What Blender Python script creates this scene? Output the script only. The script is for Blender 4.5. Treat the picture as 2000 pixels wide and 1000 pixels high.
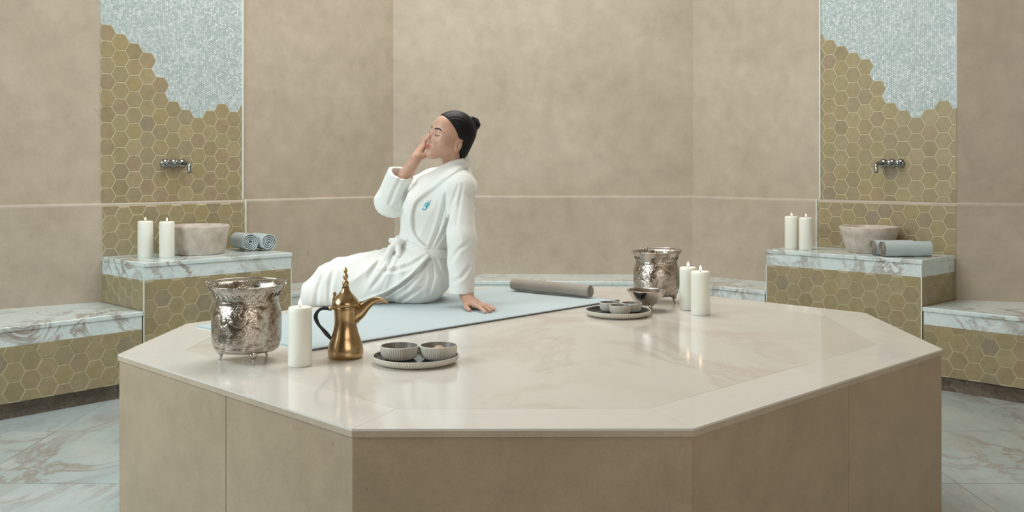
import bpy, bmesh, math, random
import numpy as np
from mathutils import Vector, Matrix

random.seed(7)
rng = np.random.default_rng(11)
for _o in list(bpy.data.objects):
    bpy.data.objects.remove(_o)
scene = bpy.context.scene
COL = scene.collection

# ------------------------------------------------------------------ camera
F_PX, HORIZON, CAM_Z = 1950.0, 325.0, 1.28
cam_data = bpy.data.cameras.new('camera')
cam_data.sensor_width = 36.0
cam_data.lens = F_PX / 2000.0 * 36.0
cam_data.shift_y = -(500.0 - HORIZON) / 2000.0
cam = bpy.data.objects.new('camera', cam_data)
COL.objects.link(cam)
cam.location = (0, 0, CAM_Z)
cam.rotation_euler = (math.pi / 2, 0, 0)
scene.camera = cam

# ------------------------------------------------------------------ light
world = bpy.data.worlds.new('world')
scene.world = world
world.use_nodes = True
world.node_tree.nodes['Background'].inputs[0].default_value = (0.80, 0.92, 1.0, 1)
world.node_tree.nodes['Background'].inputs[1].default_value = 0.3


def area_light(name, loc, target, sx, sy, watts, colour):
    l = bpy.data.lights.new(name, 'AREA')
    l.shape = 'RECTANGLE'
    l.size, l.size_y = sx, sy
    l.energy = watts
    l.color = colour
    o = bpy.data.objects.new(name, l)
    COL.objects.link(o)
    o.location = loc
    o.rotation_euler = (Vector(target) - Vector(loc)).to_track_quat('-Z', 'Y').to_euler()
    return o


area_light('window_daylight', (-3.85, 2.6, 2.5), (0.6, 4.6, 1.0), 3.6, 2.6, 215, (0.84, 0.97, 1.0))
area_light('skylight', (-0.1, 5.2, 4.1), (0.1, 5.3, 0), 2.6, 2.2, 120, (1.0, 0.98, 0.94))
area_light('rear_fill', (2.0, -2.1, 2.6), (0.6, 5.0, 0.7), 3.6, 2.0, 70, (1.0, 0.93, 0.84))  # unseen fill lamp added behind the camera to brighten the front faces
scene.view_settings.view_transform = 'Standard'
scene.view_settings.look = 'None'
scene.view_settings.exposure = 0.0
scene.view_settings.gamma = 1.0
scene.view_settings.use_curve_mapping = False


# ------------------------------------------------------------------ helpers
def at(px, py, d):
    """world point seen at pixel (px, py) at distance d along the view axis"""
    return Vector(((px - 1000) / F_PX * d, d, CAM_Z - (py - HORIZON) / F_PX * d))


def on(px, py, z):
    """world point at pixel (px, py) on the horizontal plane z"""
    d = F_PX * (CAM_Z - z) / (py - HORIZON)
    return Vector(((px - 1000) / F_PX * d, d, z))


def link(o, parent=None):
    COL.objects.link(o)
    if parent is not None:
        o.parent = parent
    return o


def tag(o, label=None, cat=None, group=None, kind=None):
    if label: o['label'] = label
    if cat: o['category'] = cat
    if group: o['group'] = group
    if kind: o['kind'] = kind
    return o


def empty(name, loc=(0, 0, 0), rz=0.0):
    o = bpy.data.objects.new(name, None)
    o.location = loc
    o.rotation_euler = (0, 0, rz)
    o.empty_display_size = 0.1
    COL.objects.link(o)
    return o


def mesh_obj(name, verts, faces, mat, parent=None, smooth=False, loc=None):
    me = bpy.data.meshes.new(name)
    me.from_pydata([tuple(v) for v in verts], [], [tuple(f) for f in faces])
    me.update()
    if smooth:
        me.polygons.foreach_set('use_smooth', [True] * len(me.polygons))
    if mat is not None:
        me.materials.append(mat)
    o = bpy.data.objects.new(name, me)
    if loc is not None:
        o.location = loc
    return link(o, parent)


def bm_obj(name, bm, mat, parent=None, smooth=False, loc=None):
    me = bpy.data.meshes.new(name)
    bm.to_mesh(me)
    bm.free()
    if smooth:
        me.polygons.foreach_set('use_smooth', [True] * len(me.polygons))
    if mat is not None:
        me.materials.append(mat)
    o = bpy.data.objects.new(name, me)
    if loc is not None:
        o.location = loc
    return link(o, parent)


def bevel_all(bm, w, seg=2):
    bmesh.ops.bevel(bm, geom=bm.edges[:], offset=w, segments=seg, profile=0.6, affect='EDGES')


def prism_bm(poly, z0, z1, bevel=0.0, seg=2):
    """vertical prism over a plan polygon"""
    bm = bmesh.new()
    lo = [bm.verts.new((p[0], p[1], z0)) for p in poly]
    hi = [bm.verts.new((p[0], p[1], z1)) for p in poly]
    n = len(poly)
    bm.faces.new(lo[::-1])
    bm.faces.new(hi)
    for i in range(n):
        j = (i + 1) % n
        bm.faces.new((lo[i], lo[j], hi[j], hi[i]))
    bmesh.ops.recalc_face_normals(bm, faces=bm.faces[:])
    if bevel:
        bevel_all(bm, bevel, seg)
    return bm


def lathe(profile, n=48, flute=0, amp=0.0, fl=None):
    """surface of revolution; profile is (r, z); fluted where fl(z) > 0"""
    V, Fc = [], []
    m = len(profile)
    rows = []
    for (r, z) in profile:
        if r < 1e-6:
            rows.append([len(V)])
            V.append((0, 0, z))
        else:
            row = []
            for k in range(n):
                a = 2 * math.pi * k / n
                rr = r
                if flute:
                    w = fl(r, z) if fl else 1.0
                    rr = r - w * amp * (0.5 - 0.5 * math.cos(flute * a))
                row.append(len(V))
                V.append((rr * math.cos(a), rr * math.sin(a), z))
            rows.append(row)
    for i in range(m - 1):
        A, B = rows[i], rows[i + 1]
        if len(A) == 1 and len(B) == 1:
            continue
        for k in range(n):
            j = (k + 1) % n
            if len(A) == 1:
                Fc.append((A[0], B[j], B[k]))
            elif len(B) == 1:
                Fc.append((A[k], A[j], B[0]))
            else:
                Fc.append((A[k], A[j], B[j], B[k]))
    return V, Fc


def smooth_path(pts, per=6):
    """Catmull-Rom through points"""
    P = [Vector(p) for p in pts]
    out = []
    for i in range(len(P) - 1):
        p0 = P[max(i - 1, 0)]; p1 = P[i]; p2 = P[i + 1]; p3 = P[min(i + 2, len(P) - 1)]
        for k in range(per):
            t = k / per
            out.append(0.5 * ((2 * p1) + (p2 - p0) * t + (2 * p0 - 5 * p1 + 4 * p2 - p3) * t * t
                              + (3 * p1 - p0 - 3 * p2 + p3) * t ** 3))
    out.append(P[-1])
    return out


def tube(path, radii, n=10, flat=1.0, side=None):
    """closed tube; radii per path point (number or list), flat scales the sideways axis"""
    P = [Vector(p) for p in path]
    if not hasattr(radii, '__len__'):
        radii = [radii] * len(P)
    V, Fc = [], []
    up = None
    for i, p in enumerate(P):
        t = (P[min(i + 1, len(P) - 1)] - P[max(i - 1, 0)]).normalized()
        if side is not None:
            s = Vector(side)
            s = (s - t * s.dot(t)).normalized()
        else:
            if up is None:
                up = Vector((0, 0, 1)) if abs(t.z) < 0.9 else Vector((1, 0, 0))
            s = t.cross(up)
            s = s.normalized() if s.length > 1e-6 else Vector((1, 0, 0))
        u = s.cross(t).normalized()
        if side is None:
            up = u
        for k in range(n):
            a = 2 * math.pi * k / n
            V.append(p + s * (math.cos(a) * radii[i] * flat) + u * (math.sin(a) * radii[i]))
    for i in range(len(P) - 1):
        for k in range(n):
            j = (k + 1) % n
            Fc.append((i * n + k, i * n + j, (i + 1) * n + j, (i + 1) * n + k))
    a = len(V); V.append(P[0]); b = len(V); V.append(P[-1])
    L = (len(P) - 1) * n
    for k in range(n):
        j = (k + 1) % n
        Fc.append((a, j, k))
        Fc.append((b, L + k, L + j))
    return V, Fc


def merge(*parts):
    V, Fc = [], []
    for (v, f) in parts:
        o = len(V)
        V += list(v)
        Fc += [tuple(i + o for i in q) for q in f]
    return V, Fc


def move(vf, off):
    off = Vector(off)
    return [Vector(v) + off for v in vf[0]], vf[1]


def copy_tree(o, parent=None):
    c = o.copy()
    COL.objects.link(c)
    c.parent = parent
    for ch in list(o.children):
        copy_tree(ch, c)
    return c


# ------------------------------------------------------------------ materials
class NT:
    def __init__(self, name):
        self.m = bpy.data.materials.new(name)
        self.m.use_nodes = True
        self.t = self.m.node_tree
        self.b = self.t.nodes['Principled BSDF']

    def node(self, kind, **kw):
        n = self.t.nodes.new(kind)
        for k, v in kw.items():
            setattr(n, k, v)
        return n

    def set(self, n, **kw):
        for k, v in kw.items():
            n.inputs[k.replace('_', ' ')].default_value = v
        return n

    def link(self, a, b):
        self.t.links.new(a, b)

    def pos(self):
        return self.node('ShaderNodeNewGeometry').outputs['Position']

    def objco(self):
        return self.node('ShaderNodeTexCoord').outputs['Object']

    def mapping(self, src, scale=(1, 1, 1), rot=(0, 0, 0)):
        n = self.node('ShaderNodeMapping')
        n.inputs['Scale'].default_value = scale
        n.inputs['Rotation'].default_value = rot
        self.link(src, n.inputs['Vector'])
        return n.outputs['Vector']

    def noise(self, co, scale, detail=4, rough=0.55, dist=0.0):
        n = self.node('ShaderNodeTexNoise')
        self.link(co, n.inputs['Vector'])
        n.inputs['Scale'].default_value = scale
        n.inputs['Detail'].default_value = detail
        n.inputs['Roughness'].default_value = rough
        n.inputs['Distortion'].default_value = dist
        return n.outputs['Fac']

    def ramp(self, fac, stops, interp='LINEAR'):
        n = self.node('ShaderNodeValToRGB')
        n.color_ramp.interpolation = interp
        e = n.color_ramp.elements
        while len(e) < len(stops):
            e.new(0.5)
        for el, (p, c) in zip(e, stops):
            el.position = p
            el.color = (*c, 1) if len(c) == 3 else c
        self.link(fac, n.inputs['Fac'])
        return n.outputs['Color']

    def mix(self, fac, a, b, mode='MIX'):
        n = self.node('ShaderNodeMix', data_type='RGBA', blend_type=mode)
        for sock, v in ((n.inputs[0], fac), (n.inputs[6], a), (n.inputs[7], b)):
            if hasattr(v, 'is_linked') or hasattr(v, 'links'):
                self.link(v, sock)
            elif hasattr(v, '__len__'):
                sock.default_value = (*v, 1)
            else:
                sock.default_value = v
        return n.outputs[2]

    def math(self, op, a, b=None, c=None):
        n = self.node('ShaderNodeMath', operation=op)
        for i, v in enumerate((a, b, c)):
            if v is None: continue
            if hasattr(v, 'links'):
                self.link(v, n.inputs[i])
            else:
                n.inputs[i].default_value = v
        return n.outputs[0]

    def bump(self, h, strength, dist=0.01):
        n = self.node('ShaderNodeBump')
        n.inputs['Strength'].default_value = strength
        n.inputs['Distance'].default_value = dist
        self.link(h, n.inputs['Height'])
        self.link(n.outputs['Normal'], self.b.inputs['Normal'])

    def out(self, colour=None, rough=None, metal=None, spec=None, sss=None):
        if colour is not None:
            if hasattr(colour, 'links'):
                self.link(colour, self.b.inputs['Base Color'])
            else:
                self.b.inputs['Base Color'].default_value = (*colour, 1)
        if rough is not None:
            if hasattr(rough, 'links'):
                self.link(rough, self.b.inputs['Roughness'])
            else:
                self.b.inputs['Roughness'].default_value = rough
        if metal is not None:
            self.b.inputs['Metallic'].default_value = metal
        if spec is not None:
            self.b.inputs['Specular IOR Level'].default_value = spec
        if sss is not None:
            self.b.inputs['Subsurface Weight'].default_value = sss[0]
            self.b.inputs['Subsurface Radius'].default_value = sss[1]
            self.b.inputs['Subsurface Scale'].default_value = sss[2]
        return self.m


def mat_limestone(name, a, b, pits, rough, gloss_var=0.05, big_scale=1.3):
    n = NT(name)
    p = n.pos()
    big = n.noise(p, big_scale, 5, 0.6, 0.4)
    fine = n.noise(p, 9.0, 6, 0.65)
    c = n.ramp(big, [(0.3, a), (0.7, b)])
    c2 = n.ramp(fine, [(0.25, (0.86, 0.85, 0.84)), (0.75, (1.08, 1.07, 1.06))])
    c = n.mix(1.0, c, c2, 'MULTIPLY')
    grain = n.noise(p, 160.0, 2, 0.5)
    c = n.mix(1.0, c, n.ramp(grain, [(0.3, (0.95, 0.95, 0.95)), (0.7, (1.04, 1.04, 1.04))]), 'MULTIPLY')
    spots = n.noise(n.mapping(p, (1, 1, 1)), 17.0, 3, 0.7, 1.0)
    s = n.ramp(spots, [(0.70, (0, 0, 0)), (0.745, (1, 1, 1))])
    c = n.mix(n.math('MULTIPLY', s, 0.55), c, pits)
    r = n.math('MULTIPLY_ADD', fine, gloss_var, rough)
    n.bump(n.noise(p, 60, 3), 0.08, 0.004)
    return n.out(c, r)


def mat_marble(name, base, cloud, vein, rough, scale=1.0, rot=(0.3, 0.5, 0.6), amount=1.0, per_slab=False):
    n = NT(name)
    src = n.pos()
    if per_slab:
        va = n.node('ShaderNodeVectorMath', operation='SCALE')
        va.inputs[0].default_value = (9.0, 5.0, 7.0)
        n.link(n.node('ShaderNodeObjectInfo').outputs['Random'], va.inputs['Scale'])
        vb = n.node('ShaderNodeVectorMath', operation='ADD')
        n.link(src, vb.inputs[0])
        n.link(va.outputs[0], vb.inputs[1])
        src = vb.outputs[0]
    p = n.mapping(src, (scale, scale * 0.55, scale), rot)
    warp = n.noise(p, 1.6, 6, 0.62, 1.4)
    ridge = n.math('ABSOLUTE', n.math('SUBTRACT', warp, 0.5))
    v1 = n.ramp(ridge, [(0.0, (1, 1, 1)), (0.012, (0.75, 0.75, 0.75)), (0.05, (0, 0, 0))])
    warp2 = n.noise(n.mapping(p, (1.7, 1.3, 1.9), (0.9, 0.1, 0.3)), 2.4, 7, 0.66, 2.0)
    v2 = n.ramp(n.math('ABSOLUTE', n.math('SUBTRACT', warp2, 0.52)), [(0.0, (0.6, 0.6, 0.6)), (0.03, (0, 0, 0))])
    mask = n.ramp(n.noise(p, 1.1, 3), [(0.42, (0, 0, 0)), (0.62, (1, 1, 1))])
    clouds = n.ramp(n.noise(p, 3.2, 6, 0.6, 0.8), [(0.35, base), (0.75, cloud)])
    f1 = n.math('MULTIPLY', n.math('MULTIPLY', v1, mask), 0.9 * amount)
    f2 = n.math('MULTIPLY', v2, 0.45 * amount)
    c = n.mix(f2, clouds, (vein[0] * 1.5, vein[1] * 1.6, vein[2] * 1.7))
    c = n.mix(f1, c, vein)
    return n.out(c, rough)


def mat_plain(name, colour, rough, metal=0.0, noise=None, sss=None, spec=None, bump=None):
    n = NT(name)
    col = colour
    if noise:
        f = n.noise(n.objco(), noise[0], 4, 0.6)
        col = n.ramp(f, [(0.3, tuple(x * (1 - noise[1]) for x in colour)), (0.7, tuple(min(1, x * (1 + noise[1])) for x in colour))])
    if bump:
        n.bump(n.noise(n.objco(), bump[0], 3, 0.6), bump[1], bump[2])
    return n.out(col, rough, metal, spec, sss)


def mat_tile():
    n = NT('olive_tile_glaze')
    rnd = n.node('ShaderNodeObjectInfo').outputs['Random']
    c = n.ramp(rnd, [(0.0, (0.265, 0.235, 0.135)), (0.15, (0.30, 0.265, 0.165)), (0.3, (0.315, 0.275, 0.145)),
                     (0.5, (0.29, 0.262, 0.165)), (0.65, (0.34, 0.30, 0.175)), (0.8, (0.295, 0.245, 0.165)), (0.92, (0.325, 0.28, 0.15)), (1.0, (0.26, 0.235, 0.17))])
    p = n.pos()
    v = n.ramp(n.noise(p, 24, 4, 0.6), [(0.3, (0.97, 0.915, 0.90)), (0.7, (1.16, 1.10, 1.08))])
    c = n.mix(1.0, c, v, 'MULTIPLY')
    n.bump(n.noise(p, 30, 3), 0.05, 0.004)
    return n.out(c, 0.33)


def mat_mosaic():
    n = NT('pearl_mosaic')
    r = n.node('ShaderNodeNewGeometry').outputs['Random Per Island']
    c = n.ramp(r, [(0.0, (0.39, 0.475, 0.485)), (0.25, (0.45, 0.54, 0.55)), (0.6, (0.52, 0.605, 0.61)), (0.9, (0.62, 0.69, 0.69)), (1.0, (0.72, 0.78, 0.775))])
    return n.out(c, 0.3)


def mat_cloth(name, a, b, scale, rough=0.9, bump=0.35, weave=None):
    n = NT(name)
    p = n.pos()
    c = n.ramp(n.noise(p, scale, 4, 0.7), [(0.3, a), (0.7, b)])
    h = n.noise(p, scale * 2.2, 3, 0.7)
    if weave:
        w = n.node('ShaderNodeTexWave', wave_type='BANDS', bands_direction='X')
        n.link(n.mapping(n.objco(), (weave, weave, weave)), w.inputs['Vector'])
        w.inputs['Scale'].default_value = 1.0
        w.inputs['Distortion'].default_value = 1.5
        c = n.mix(0.35, c, n.ramp(w.outputs['Fac'], [(0.2, tuple(x * 0.82 for x in a)), (0.8, b)]))
        h = n.math('ADD', n.math('MULTIPLY', w.outputs['Fac'], 0.5), h)
    n.bump(h, bump, 0.003)
    n.b.inputs['Sheen Weight'].default_value = 0.25
    n.b.inputs['Sheen Roughness'].default_value = 0.6
    return n.out(c, rough, spec=0.15)


def mat_engraved():
    n = NT('engraved_silver')
    p = n.objco()
    v = n.node('ShaderNodeTexVoronoi', feature='SMOOTH_F1')
    n.link(n.mapping(p, (1, 1, 1)), v.inputs['Vector'])
    v.inputs['Scale'].default_value = 190
    w = n.noise(p, 150, 2, 0.5, 2.0)
    h = n.math('ADD', n.math('MULTIPLY', v.outputs['Distance'], 1.2), w)
    big = n.noise(p, 30, 2, 0.5, 1.0)
    h = n.math('MULTIPLY', h, n.ramp(big, [(0.42, (0.35, 0.35, 0.35)), (0.55, (1, 1, 1))]))
    n.bump(h, 0.55, 0.0016)
    c = n.ramp(h, [(0.15, (0.22, 0.185, 0.155)), (0.5, (0.42, 0.37, 0.32)), (0.9, (0.54, 0.485, 0.43))])
    return n.out(c, 0.2, 1.0)


M = {}
M['wall'] = mat_limestone('beige_limestone', (0.425, 0.36, 0.28), (0.515, 0.45, 0.365), (0.27, 0.23, 0.18), 0.42)
M['wainscot'] = mat_limestone('beige_limestone_low', (0.425, 0.36, 0.28), (0.505, 0.44, 0.36), (0.24, 0.20, 0.16), 0.36)
M['ledge'] = mat_limestone('pale_limestone', (0.50, 0.45, 0.375), (0.56, 0.51, 0.44), (0.4, 0.35, 0.3), 0.3)
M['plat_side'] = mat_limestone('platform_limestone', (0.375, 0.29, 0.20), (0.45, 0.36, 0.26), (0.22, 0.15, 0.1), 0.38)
M['plat_top'] = mat_marble('platform_top_stone', (0.645, 0.61, 0.555), (0.71, 0.68, 0.635), (0.52, 0.44, 0.36), 0.10, 0.8, (0.1, 0.2, 0.5), 0.55)
M['plat_border'] = mat_marble('platform_border_stone', (0.70, 0.675, 0.63), (0.75, 0.73, 0.69), (0.6, 0.54, 0.47), 0.10, 0.7, (0.2, 0.1, 1.4), 0.35)
M['plat_edge'] = mat_limestone('platform_edge_stone', (0.46, 0.375, 0.285), (0.53, 0.45, 0.355), (0.3, 0.22, 0.16), 0.3)
M['joint'] = mat_plain('joint_mortar', (0.36, 0.31, 0.25), 0.8)
M['marble'] = mat_marble('veined_white_marble', (0.62, 0.735, 0.745), (0.73, 0.81, 0.81), (0.28, 0.21, 0.165), 0.18, 2.3)
M['floor'] = mat_marble('floor_marble', (0.37, 0.45, 0.46), (0.49, 0.53, 0.52), (0.26, 0.19, 0.15), 0.15, 1.2, (0.1, 0.2, 0.9), 0.8, True)
M['skirting'] = mat_marble('dark_skirting_stone', (0.10, 0.075, 0.055), (0.16, 0.13, 0.10), (0.26, 0.22, 0.17), 0.35, 3.0)
M['tile'] = mat_tile()
M['grout'] = mat_plain('cream_grout', (0.58, 0.53, 0.36), 0.85, noise=(30, 0.06))
M['grout_dim'] = mat_plain('dull_cream_grout', (0.45, 0.405, 0.265), 0.85, noise=(30, 0.06))
M['mosaic'] = mat_mosaic()
M['mosaic_grout'] = mat_plain('mosaic_grout', (0.56, 0.62, 0.61), 0.8)
M['white_trim'] = mat_plain('white_trim', (0.74, 0.79, 0.76), 0.35)
M['chrome'] = mat_plain('chrome', (0.33, 0.35, 0.36), 0.1, 1.0)
M['basin'] = mat_limestone('travertine', (0.46, 0.385, 0.32), (0.66, 0.61, 0.55), (0.33, 0.26, 0.2), 0.5, 0.05, 14.0)
M['wax'] = mat_plain('ivory_wax', (0.86, 0.86, 0.79), 0.42, sss=(0.35, (0.9, 0.7, 0.45), 0.02))
M['wick'] = mat_plain('burnt_wick', (0.03, 0.025, 0.02), 0.9)
M['silver'] = mat_engraved()
M['silver_plain'] = mat_plain('polished_silver', (0.52, 0.47, 0.42), 0.18, 1.0, noise=(18, 0.2), bump=(60, 0.15, 0.002))
M['brass'] = mat_plain('aged_brass', (0.46, 0.32, 0.175), 0.24, 1.0, noise=(14, 0.22), bump=(50, 0.12, 0.002))
M['black'] = mat_plain('black_wrap', (0.012, 0.014, 0.018), 0.45, bump=(160, 0.5, 0.002))
M['ceramic'] = mat_plain('ribbed_stoneware', (0.64, 0.61, 0.535), 0.6, noise=(60, 0.06))
M['glaze'] = mat_plain('charcoal_glaze', (0.045, 0.05, 0.05), 0.18)
M['bowl_in'] = mat_plain('taupe_glaze', (0.20, 0.185, 0.16), 0.35)
M['salt'] = mat_plain('pink_salt', (0.52, 0.38, 0.30), 0.9, noise=(200, 0.2), bump=(300, 0.6, 0.002))
M['herb'] = mat_plain('dried_herb', (0.23, 0.19, 0.12), 0.9, noise=(220, 0.4), bump=(260, 0.8, 0.003))
M['mat'] = mat_cloth('pale_blue_mat', (0.43, 0.52, 0.55), (0.53, 0.615, 0.635), 150, weave=60)
M['mat_edge'] = mat_plain('dark_stitching', (0.16, 0.16, 0.165), 0.9, noise=(120, 0.5))
M['taupe'] = mat_cloth('taupe_towelling', (0.31, 0.275, 0.24), (0.42, 0.38, 0.335), 220, bump=0.5)
M['towel'] = mat_cloth('grey_blue_towelling', (0.43, 0.51, 0.53), (0.54, 0.61, 0.62), 260, bump=0.5)
M['towel_taupe'] = mat_cloth('taupe_towel_end', (0.20, 0.18, 0.14), (0.30, 0.27, 0.22), 260)
M['robe'] = mat_cloth('white_terry', (0.80, 0.815, 0.785), (0.86, 0.87, 0.845), 330, bump=0.3)
M['hair'] = mat_plain('black_hair', (0.005, 0.0045, 0.005), 0.5, spec=0.25, bump=(140, 0.25, 0.002))
M['logo'] = mat_plain('turquoise_thread', (0.01, 0.40, 0.50), 0.7)
M['logo_pale'] = mat_plain('pale_turquoise_thread', (0.25, 0.66, 0.72), 0.7)
M['brow'] = mat_plain('dark_brow', (0.018, 0.012, 0.010), 0.7)


def mat_flame():
    n = NT('candle_flame')
    n.b.inputs['Base Color'].default_value = (1, 0.8, 0.5, 1)
    n.b.inputs['Emission Color'].default_value = (1.0, 0.72, 0.38, 1)
    n.b.inputs['Emission Strength'].default_value = 5.0
    return n.m


M['flame'] = mat_flame()


# ------------------------------------------------------------------ room shell
Z_LEDGE, Z_CEIL = 1.06, 4.2
Z_PLAT, Z_BENCH, Z_SHELF = 0.68, 0.47, 0.74
RING = [Vector(p) for p in ((-4.0, 4.90), (-2.456, 5.976), (-0.889, 7.543), (1.349, 7.475), (2.70, 6.065), (4.0, 5.66), (4.0, -2.5), (-4.0, -2.5))]


def seg_dir(poly, i):
    a, b = poly[i], poly[(i + 1) % len(poly)]
    return (b - a).normalized()


def inward(u):
    return Vector((u.y, -u.x))


def offset_ring(poly, dist):
    """offset a closed clockwise plan ring; positive moves away from the room"""
    out = []
    n = len(poly)
    for i in range(n):
        u0, u1 = seg_dir(poly, i - 1), seg_dir(poly, i)
        n0, n1 = -inward(u0), -inward(u1)
        m = (n0 + n1)
        m = m / m.dot(n0)
        out.append(poly[i] + m * dist)
    return out


UP = offset_ring(RING, 0.028)
OUTER = offset_ring(RING, 0.36)
LEDGE = offset_ring(RING, -0.001)
WALLS = ['wall_left', 'wall_back_left', 'wall_back', 'wall_back_right', 'wall_right', 'wall_right_side', 'wall_rear', 'wall_left_side']
WLAB = ['plain beige stone wall left of the left tiled niche', 'beige stone wall with tiled niche behind the two left shelf candles',
        'wide pale beige stone wall straight behind the seated woman', 'beige stone wall with tiled niche behind the two right shelf candles',
        'plain beige stone wall at the far right of the picture', 'beige stone side wall right of the camera', 'beige stone wall behind the camera',
        'beige stone side wall left of the camera']
wall = {}
for i, (nm, lb) in enumerate(zip(WALLS, WLAB)):
    j = (i + 1) % len(RING)
    w = bm_obj(nm, prism_bm([UP[i], UP[j], OUTER[j], OUTER[i]], 0, Z_CEIL), M['wall'])
    tag(w, lb, 'wall', kind='structure')
    bm_obj('wainscot', prism_bm([RING[i], RING[j], UP[j], UP[i]], 0, Z_LEDGE - 0.02), M['wainscot'], w)
    za, zb = Z_LEDGE - 0.02, Z_LEDGE - 0.012
    lv = [(RING[i].x, RING[i].y, za), (RING[j].x, RING[j].y, za), (LEDGE[j].x, LEDGE[j].y, zb), (LEDGE[i].x, LEDGE[i].y, zb),
          (UP[j].x, UP[j].y, Z_LEDGE), (UP[i].x, UP[i].y, Z_LEDGE), (UP[j].x, UP[j].y, za), (UP[i].x, UP[i].y, za)]
    mesh_obj('ledge', lv, [(0, 1, 2, 3), (3, 2, 4, 5), (5, 4, 6, 7), (7, 6, 1, 0), (0, 3, 5, 7), (1, 6, 4, 2)], M['ledge'], w)
    wall[nm] = w
c = bm_obj('ceiling', prism_bm(OUTER, Z_CEIL, Z_CEIL + 0.1), M['wall'])
tag(c, 'plain pale ceiling over the steam room', 'ceiling', kind='structure')
fl = bm_obj('floor', prism_bm(OUTER, -0.1, -0.012), M['joint'])
tag(fl, 'veined white marble floor around the octagonal platform', 'floor', kind='structure')
S = 0.8
slab_me = None
for ix in range(-5, 5):
    for iy in range(-4, 4):
        x0, y0 = ix * S + 0.2, 4.03 + iy * S
        if slab_me is None:
            bm = prism_bm([(0, 0), (S - 0.003, 0), (S - 0.003, S - 0.003), (0, S - 0.003)], -0.012, 0.0)
            o = bm_obj('floor_slab', bm, M['floor'], fl, loc=(x0, y0, 0))
            slab_me = o.data
        else:
            o = bpy.data.objects.new('floor_slab', slab_me)
            o.location = (x0, y0, 0)
            link(o, fl)

# ------------------------------------------------------------------ hexagon tiling
PITCH, AFLAT = 0.0847, 0.0985
HEXR = PITCH / 1.5
GAP = 0.0042


def clip_poly(poly, lo, hi, axis):
    def half(pts, keep, cut):
        out = []
        for i in range(len(pts)):
            a, b = pts[i], pts[(i + 1) % len(pts)]
            ka, kb = keep(a), keep(b)
            if ka: out.append(a)
            if ka != kb:
                t = (cut - a[axis]) / (b[axis] - a[axis])
                out.append((a[0] + (b[0] - a[0]) * t, a[1] + (b[1] - a[1]) * t))
        return out
    p = half(poly, lambda q: q[axis] >= lo, lo)
    if len(p) < 3: return []
    p = half(p, lambda q: q[axis] <= hi, hi)
    return p if len(p) >= 3 else []


def hex_poly(cx, cz, shrink=0.0, rx=None, rz=None):
    rx = (rx or HEXR) - shrink * 1.15
    rz = (rz or AFLAT / 2) - shrink
    return [(cx + rx, cz), (cx + rx / 2, cz + rz), (cx - rx / 2, cz + rz), (cx - rx, cz), (cx - rx / 2, cz - rz), (cx + rx / 2, cz - rz)]


def tile_geo(poly, h, ch=0.0016):
    """tile on the local plane: x along wall, y up, z out of the wall"""
    n = len(poly)
    cx = sum(p[0] for p in poly) / n
    cy = sum(p[1] for p in poly) / n
    V = [(p[0], p[1], 0) for p in poly] + [(p[0], p[1], h - ch) for p in poly]
    for p in poly:
        d = math.hypot(cx - p[0], cy - p[1]) or 1
        k = min(ch / d, 0.4)
        V.append((p[0] + (cx - p[0]) * k, p[1] + (cy - p[1]) * k, h))
    Fc = []
    for i in range(n):
        j = (i + 1) % n
        Fc.append((i, j, n + j, n + i))
        Fc.append((n + i, n + j, 2 * n + j, 2 * n + i))
    Fc.append(tuple(range(2 * n, 3 * n)))
    return V, Fc


HEX_ME = {}


def plane_matrix(origin2, u, z=0.0, out=0.0):
    nrm = inward(u)
    m = Matrix.Identity(4)
    m.col[0] = (u.x, u.y, 0, 0)
    m.col[1] = (0, 0, 1, 0)
    m.col[2] = (nrm.x, nrm.y, 0, 0)
    m.col[3] = (origin2.x + nrm.x * out, origin2.y + nrm.y * out, z, 1)
    return m


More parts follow.
